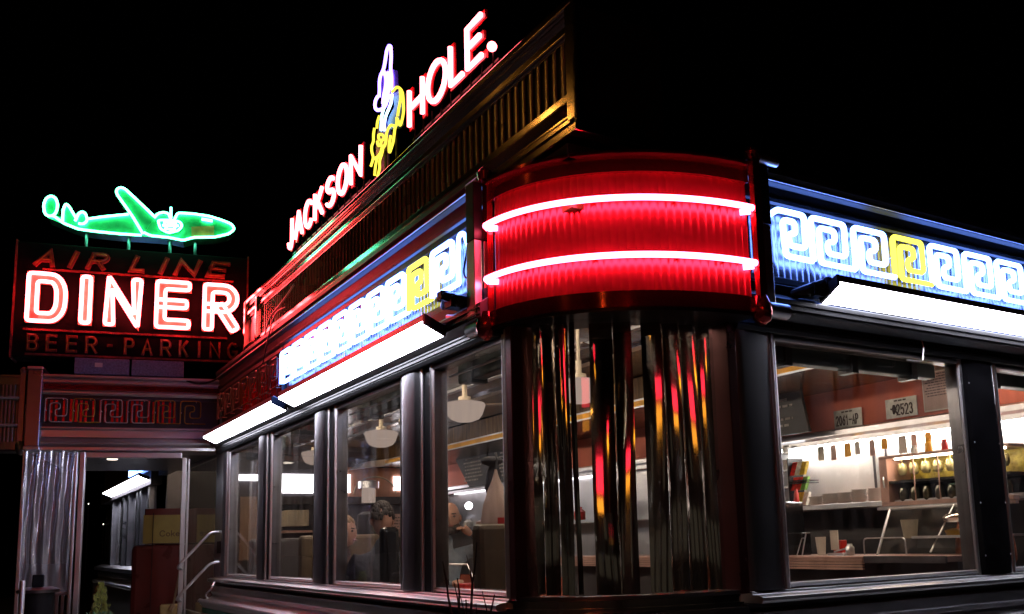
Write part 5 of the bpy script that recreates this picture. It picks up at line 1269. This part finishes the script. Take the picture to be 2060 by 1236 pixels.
# blonde customer
cu = thing('person', 'customer with light brown hair in a muted striped top seated behind the second window', 'person', (2.55, 7.3, .95))
skinned('body', {'pelvis': ((2.55, 7.40, 1.02), (.14, .12)), 'chest': ((2.55, 7.30, 1.40), (.15, .11)), 'neckb': ((2.55, 7.28, 1.56), (.06, .05)), 'neck': ((2.55, 7.26, 1.66), .045),
  'shl': ((2.39, 7.3, 1.50), .055), 'ell': ((2.34, 7.12, 1.28), .042), 'wrl': ((2.50, 6.95, 1.34), .028), 'shr': ((2.72, 7.3, 1.50), .055), 'elr': ((2.78, 7.1, 1.30), .042), 'wrr': ((2.62, 6.95, 1.42), .028), 'k': ((2.55, 7.0, 1.0), .1), 'f': ((2.55, 6.95, .62), .06)},
  [('pelvis', 'chest'), ('chest', 'neckb'), ('neckb', 'neck'), ('chest', 'shl'), ('shl', 'ell'), ('ell', 'wrl'), ('chest', 'shr'), ('shr', 'elr'), ('elr', 'wrr'), ('pelvis', 'k'), ('k', 'f')], 'stripecloth', cu)
head(cu, (2.55, 7.24, 1.77), (.6, -.8, -.1), 1.0, hair='hairblond')
hand(cu, (2.50, 6.95, 1.34), (.4, -.8, .1), (0, 0, -1)); hand(cu, (2.62, 6.95, 1.42), (-.2, -.5, .7), (0, .8, .1))
# dark customer seen from behind
cv = thing('person', 'dark-haired person in a black jacket seen from behind at the second window', 'person', (2.42, 6.0, .95))
skinned('body', {'pelvis': ((2.42, 6.05, 1.02), (.16, .12)), 'chest': ((2.43, 6.1, 1.42), (.19, .13)), 'neckb': ((2.43, 6.12, 1.62), (.08, .06)), 'neck': ((2.43, 6.13, 1.72), .05),
  'shl': ((2.24, 6.1, 1.54), .065), 'ell': ((2.22, 6.28, 1.34), .045), 'wrl': ((2.36, 6.45, 1.34), .03), 'shr': ((2.62, 6.1, 1.54), .065), 'elr': ((2.66, 6.28, 1.34), .045), 'wrr': ((2.5, 6.45, 1.34), .03), 'k': ((2.45, 6.45, 1.0), .1), 'f': ((2.45, 6.5, .62), .06)},
  [('pelvis', 'chest'), ('chest', 'neckb'), ('neckb', 'neck'), ('chest', 'shl'), ('shl', 'ell'), ('ell', 'wrl'), ('chest', 'shr'), ('shr', 'elr'), ('elr', 'wrr'), ('pelvis', 'k'), ('k', 'f')], 'darkcloth', cv)
head(cv, (2.43, 6.15, 1.83), (.2, 1, 0), 1.0, hair='hairdark')
hand(cv, (2.36, 6.45, 1.34), (.2, .9, 0), (0, 0, -1), curl=.5); hand(cv, (2.5, 6.45, 1.34), (0, .9, 0), (0, 0, -1), curl=.5)
# worker with green cap at the right window edge
cw_ = thing('person', 'worker in a green cap and orange shirt half hidden by the right window post', 'person', (5.50, 3.620, .55))
skinned('body', {'pelvis': ((5.52, 3.610, 1.15), (.12, .10)), 'chest': ((5.50, 3.570, 1.62), (.11, .09)), 'neckb': ((5.47, 3.560, 1.74), (.05, .045)), 'neck': ((5.46, 3.555, 1.80), .04), 'sl': ((5.52, 3.710, 1.68), .05), 'el': ((5.50, 3.730, 1.45), .04), 'wl': ((5.42, 3.610, 1.40), .028), 'sr': ((5.50, 3.420, 1.68), .05), 'er': ((5.52, 3.390, 1.45), .04), 'wr': ((5.42, 3.470, 1.40), .028), 'k1': ((5.52, 3.670, .85), .07), 'k2': ((5.52, 3.520, .85), .07), 'f1': ((5.52, 3.670, .60), .05), 'f2': ((5.52, 3.520, .60), .05)},
  [('pelvis', 'chest'), ('chest', 'neckb'), ('neckb', 'neck'), ('chest', 'sl'), ('sl', 'el'), ('el', 'wl'), ('chest', 'sr'), ('sr', 'er'), ('er', 'wr'), ('pelvis', 'k1'), ('pelvis', 'k2'), ('k1', 'f1'), ('k2', 'f2')], surf('orange_cloth', (.55, .12, .02), .8), cw_)
head(cw_, (5.45, 3.550, 1.90), (-.3, .9, 0), .9, hair='hairdark')
mb = MB(); mb.lathe((5.45, 3.550, 1.945), [(.085, 0), (.09, .03), (.075, .075), (.03, .09)], 18); mb.prism([(5.36, 3.610, 1.945), (5.39, 3.700, 1.94), (5.47, 3.700, 1.94), (5.50, 3.630, 1.945)], (0, 0, .01)); obj('cap', mb, 'greencloth', cw_, smooth=True)
hand(cw_, (5.42, 3.610, 1.40), (-.5, -.3, -.3), (0, -1, 0)); hand(cw_, (5.42, 3.470, 1.40), (-.5, .3, -.3), (0, 1, 0))

# ------------------------------------------------------------------ things in front
t = thing('litter_bin', 'round black litter bin with a square grip beside the plastic curtain', 'bin', (.47, 9.0, .14))
c = (.47, 8.95, .14)
obj('drum', MB().lathe(c, [(.10, 0), (.12, .05), (.125, 1.18), (.13, 1.2)], 24), 'black', t, smooth=True)
obj('lid', MB().lathe(c, [(.16, 1.20), (.165, 1.225), (.11, 1.245)], 24), 'dark_steel', t, smooth=True)
obj('grip', MB().box(WF, .42, .51, 8.9, 8.99, 1.385, 1.49), 'blackgloss', t, bevel=.01)
tag(obj('bollard', MB().lathe((.335, 8.5, .14), [(.022, 0), (.022, 1.30), (.018, 1.315)], 14), 'steel', None, smooth=True), 'thin shiny steel bollard pole in front of the bin', 'bollard')
# conifer in a planter
t = thing('potted_conifer', 'small cone-shaped golden conifer standing in the porch doorway', 'potted plant', (.955, 9.0, .14))
obj('pot', MB().lathe((.955, 9, .14), [(.10, 0), (.14, .5), (.15, .52)], 20), 'concrete', t, smooth=True)
obj('trunk', MB().tube([(.955, 9, .6), (.957, 9, 1.35)], [.02, .006], 8), 'bark', t)
r_ = random.Random(11); mb = MB(); mbb = MB()
for i in range(2600):
    h = r_.random()**1.25; z = .80+h*.595; R_ = (.12*(1-h)**.8+.012)*(.75+.35*sin(h*26)**2); a = r_.uniform(0, 2*pi); rr = R_*sqrt(r_.random())*(1+.25*sin(a*4+z*30))
    p = Vector((.955+rr*cos(a), 9+rr*sin(a), z)); d = Vector((cos(a), sin(a), .9+r_.random())).normalized(); w = d.orthogonal().normalized()*.0045
    L = d*r_.uniform(.012, .026)
    (mbb if z < 1.14 and r_.random() < .8 else mb).add([p-w, p+w, p+L+w*.3, p+L-w*.3], [(0, 1, 2, 3)])
obj('crown', mb, 'leaf', t); obj('lower_crown', mbb, 'leafb', t)
for x, y, z, l in ((5.495, 60, 4.56, 'upper left distant lamp dot seen through the porch doorway'), (6.335, 60, 3.36, 'middle distant lamp dot seen through the porch doorway'), (6.83, 60, 2.33, 'lowest distant lamp dot seen through the porch doorway')):
    t = thing('distant_lamp', l, 'street lamp', (x, y, 0), 'distant lamps in the dark beyond the porch')
    obj('lens', MB().ball((x, y, z), .03), 'tinylamp', t, smooth=True); obj('pole', MB().tube([(x, y, 0), (x, y, z-.03)], .03, 6), 'dark_steel', t)
# bare twigs near the camera
t = thing('bare_shrub', 'leafless dark twigs of a small shrub in front of the left facade', 'shrub', (1.6, 3.2, .14))
def twig(mb, p, d, L, r_, lev, rn):
    n_ = 5; pts = [Vector(p)]; d = Vector(d).normalized()
    for i in range(n_):
        d = (d+Vector((rn.uniform(-.12, .12), rn.uniform(-.12, .12), .06))).normalized(); pts.append(pts[-1]+d*L/n_)
    mb.tube(pts, [r_*(1-.6*i/n_) for i in range(n_+1)], 6)
    if lev > 0:
        for k in (2, 3, 4):
            s_ = rn.choice((-1, 1)); twig(mb, pts[k], d+Vector((rn.uniform(-.3, .3), s_*rn.uniform(.3, .7), rn.uniform(-.1, .3))), L*.42, r_*.5, lev-1, rn)
mb = MB(); rn = random.Random(5)
for tip in ((3.40, 1.58), (3.27, 1.52), (3.10, 1.66), (2.95, 1.47), (3.18, 1.44)):
    base = Vector((1.6, 3.20+rn.uniform(-.02, .02), .14)); mid = Vector((1.6, 3.19+(tip[0]-3.19)*.18, 1.15)); end = Vector((1.6, tip[0], tip[1]))
    pts = [base.lerp(mid, i/4) for i in range(4)]+[mid.lerp(end, i/6)+Vector((0, rn.uniform(-.012, .012), rn.uniform(-.006, .006))) for i in range(7)]
    mb.tube(pts, [.011]*4+[.008-.0009*i for i in range(7)], 7)
    for q in range(2):
        k = 6+q*2; s_ = 1 if q else -1; mb.tube([pts[k], pts[k]+Vector((.01, s_*.035, .05)), pts[k]+Vector((.0, s_*.045, .11))], [.004, .003, .0015], 5)
obj('stems', mb, 'bark', t, smooth=True)

# faint roof plant on the right
t = thing('roof_unit', 'faint brown roof ventilation unit beyond the right facade', 'roof vent', (6.9, 4.6, 3.47))
obj('case', MB().prism([(6.2, 4.6, 3.47), (6.75, 4.6, 3.47), (6.75, 4.6, 4.36), (6.3, 4.6, 4.27)], (0, .5, 0)), surf('rusty_metal', (.10, .04, .02), .7, .2, .4, 6), t)
obj('louvre', MB().box(WF, 6.4, 6.7, 4.59, 4.60, 4.0, 4.1), 'black', t)

# ------------------------------------------------------------------ the street behind the camera (seen only as reflections)
def street_lamp(x, y, h, ang, label, mat='sodium', s=.22):
    t = thing('street_lamp', label, 'street lamp', (x, y, 0), 'street lamps around the car park')
    d = Vector((cos(ang), sin(ang), 0)); top = Vector((x, y, h))
    obj('pole', MB().tube([(x, y, 0), (x, y, h*.5), (x, y, h)], [.10, .08, .05], 12), 'dark_steel', t, smooth=True)
    obj('arm', MB().tube([top, top+d*.8+Vector((0, 0, .25)), top+d*1.6+Vector((0, 0, .3))], .035, 8), 'dark_steel', t, smooth=True)
    e = top+d*1.8+Vector((0, 0, .26)); F = Fr((e.x, e.y), (d.x, d.y), (-d.y, d.x))
    obj('lamp_head', MB().box(F, -.32, .32, -.14, .14, e.z, e.z+.12), 'dark_steel', t, bevel=.03); obj('lens', MB().box(F, -s, s, -.11, .11, e.z-.03, e.z-.002), mat, t)
street_lamp(-8.6, 17.5, 11.6, 0, 'tall street lamp with an orange lens left of the diner')
street_lamp(-11, 5.5, 8.6, .2, 'orange street lamp across the car park west of the diner')
street_lamp(-14, -3, 8.0, .5, 'orange street lamp behind the camera on the left')
street_lamp(-16, -16, 9.0, .8, 'orange street lamp diagonally behind the camera')
M['shopglow'] = emit('shop_window_glow', (1.0, .8, .6), .035)  # glow added to unseen windows for soft reflections in the steel
M['brick'] = surf('dull_brick', (.16, .09, .07), .8, 0, .3, 4)
for k, (x0, y0, x1, y1, h) in enumerate(((-34, 14, -34, -14, 9), (-32, -16, -10, -34, 10), (-6, -34, 24, -34, 8))):
    d = Vector((x1-x0, y1-y0)); L_ = d.length; d = d/L_; F = Fr((x0, y0), (d.x, d.y), (-d.y, d.x) if (-d.y*(-x0)+d.x*(-y0)) > 0 else (d.y, -d.x))
    t = thing('shop_row', ('brick shop row west of the car park', 'brick shop row on the far corner behind the camera', 'brick shop row south of the car park')[k], 'building', (x0, y0, 0), 'shop rows across the street')
    obj('wall', MB().box(F, 0, L_, -4, 0, 0, h), 'brick', t)
    n_ = int(L_/4)
    for i in range(n_):
        obj('shop_window', MB().box(F, i*4+.5, i*4+3.5, .01, .05, .7, 2.9), 'shopglow', t)
        if (i+k) % 2: obj('window', MB().box(F, i*4+1.2, i*4+2.6, .01, .05, 4.6, 6.6), 'shopglow', t)
def signal(x, y, label, ang):
    t = thing('traffic_light', label, 'traffic light', (x, y, 0), 'traffic lights across the junction')
    d = Vector((cos(ang), sin(ang), 0)); F = Fr((x, y), (-d.y, d.x), (d.x, d.y))
    obj('pole', MB().tube([(x, y, 0), (x, y, 4.3)], .07, 10), 'dark_steel', t, smooth=True)
    obj('housing', MB().box(F, -.2, .2, -.05, .15, 4.3, 5.5), 'black', t, bevel=.03)
    for k, (z, m_) in enumerate(((5.2, 'signalred'), (4.82, 'signalamber'), (4.5, 'n_off_grey'))):
        c = F.P(0, .16, z); obj('lens', MB().ball(c, .16, .16, .16, 16, 10), m_, t, smooth=True)
t = thing('pole_sign', 'red and amber illuminated box sign on a pole behind the camera', 'sign', (-7.1, -9.3, 0))
F = Fr((-7.1, -9.3), (-.795, .607), (.607, .795))  # unseen box, added to give the slats broad red and amber reflections
obj('pole', MB().tube([(-7.1, -9.3, 0), (-7.1, -9.3, 3.9)], .09, 12), 'dark_steel', t, smooth=True)
obj('case', MB().box(F, -1.0, 1.0, -.2, .1, 3.9, 5.25), 'black', t, bevel=.03)
obj('red_panel', MB().box(F, -.9, .9, .101, .13, 4.55, 5.15), 'signpanelred', t); obj('amber_panel', MB().box(F, -.7, .9, .101, .13, 4.0, 4.4), 'signpanelamber', t)
signal(-3.9, -8.2, 'traffic light with red and amber lenses behind the camera', .85)
signal(-8.6, -10.4, 'farther traffic light with red and amber lenses behind the camera', .85)
signal(-12.5, -5.5, 'traffic light with red and amber lenses on the far left corner', .5)
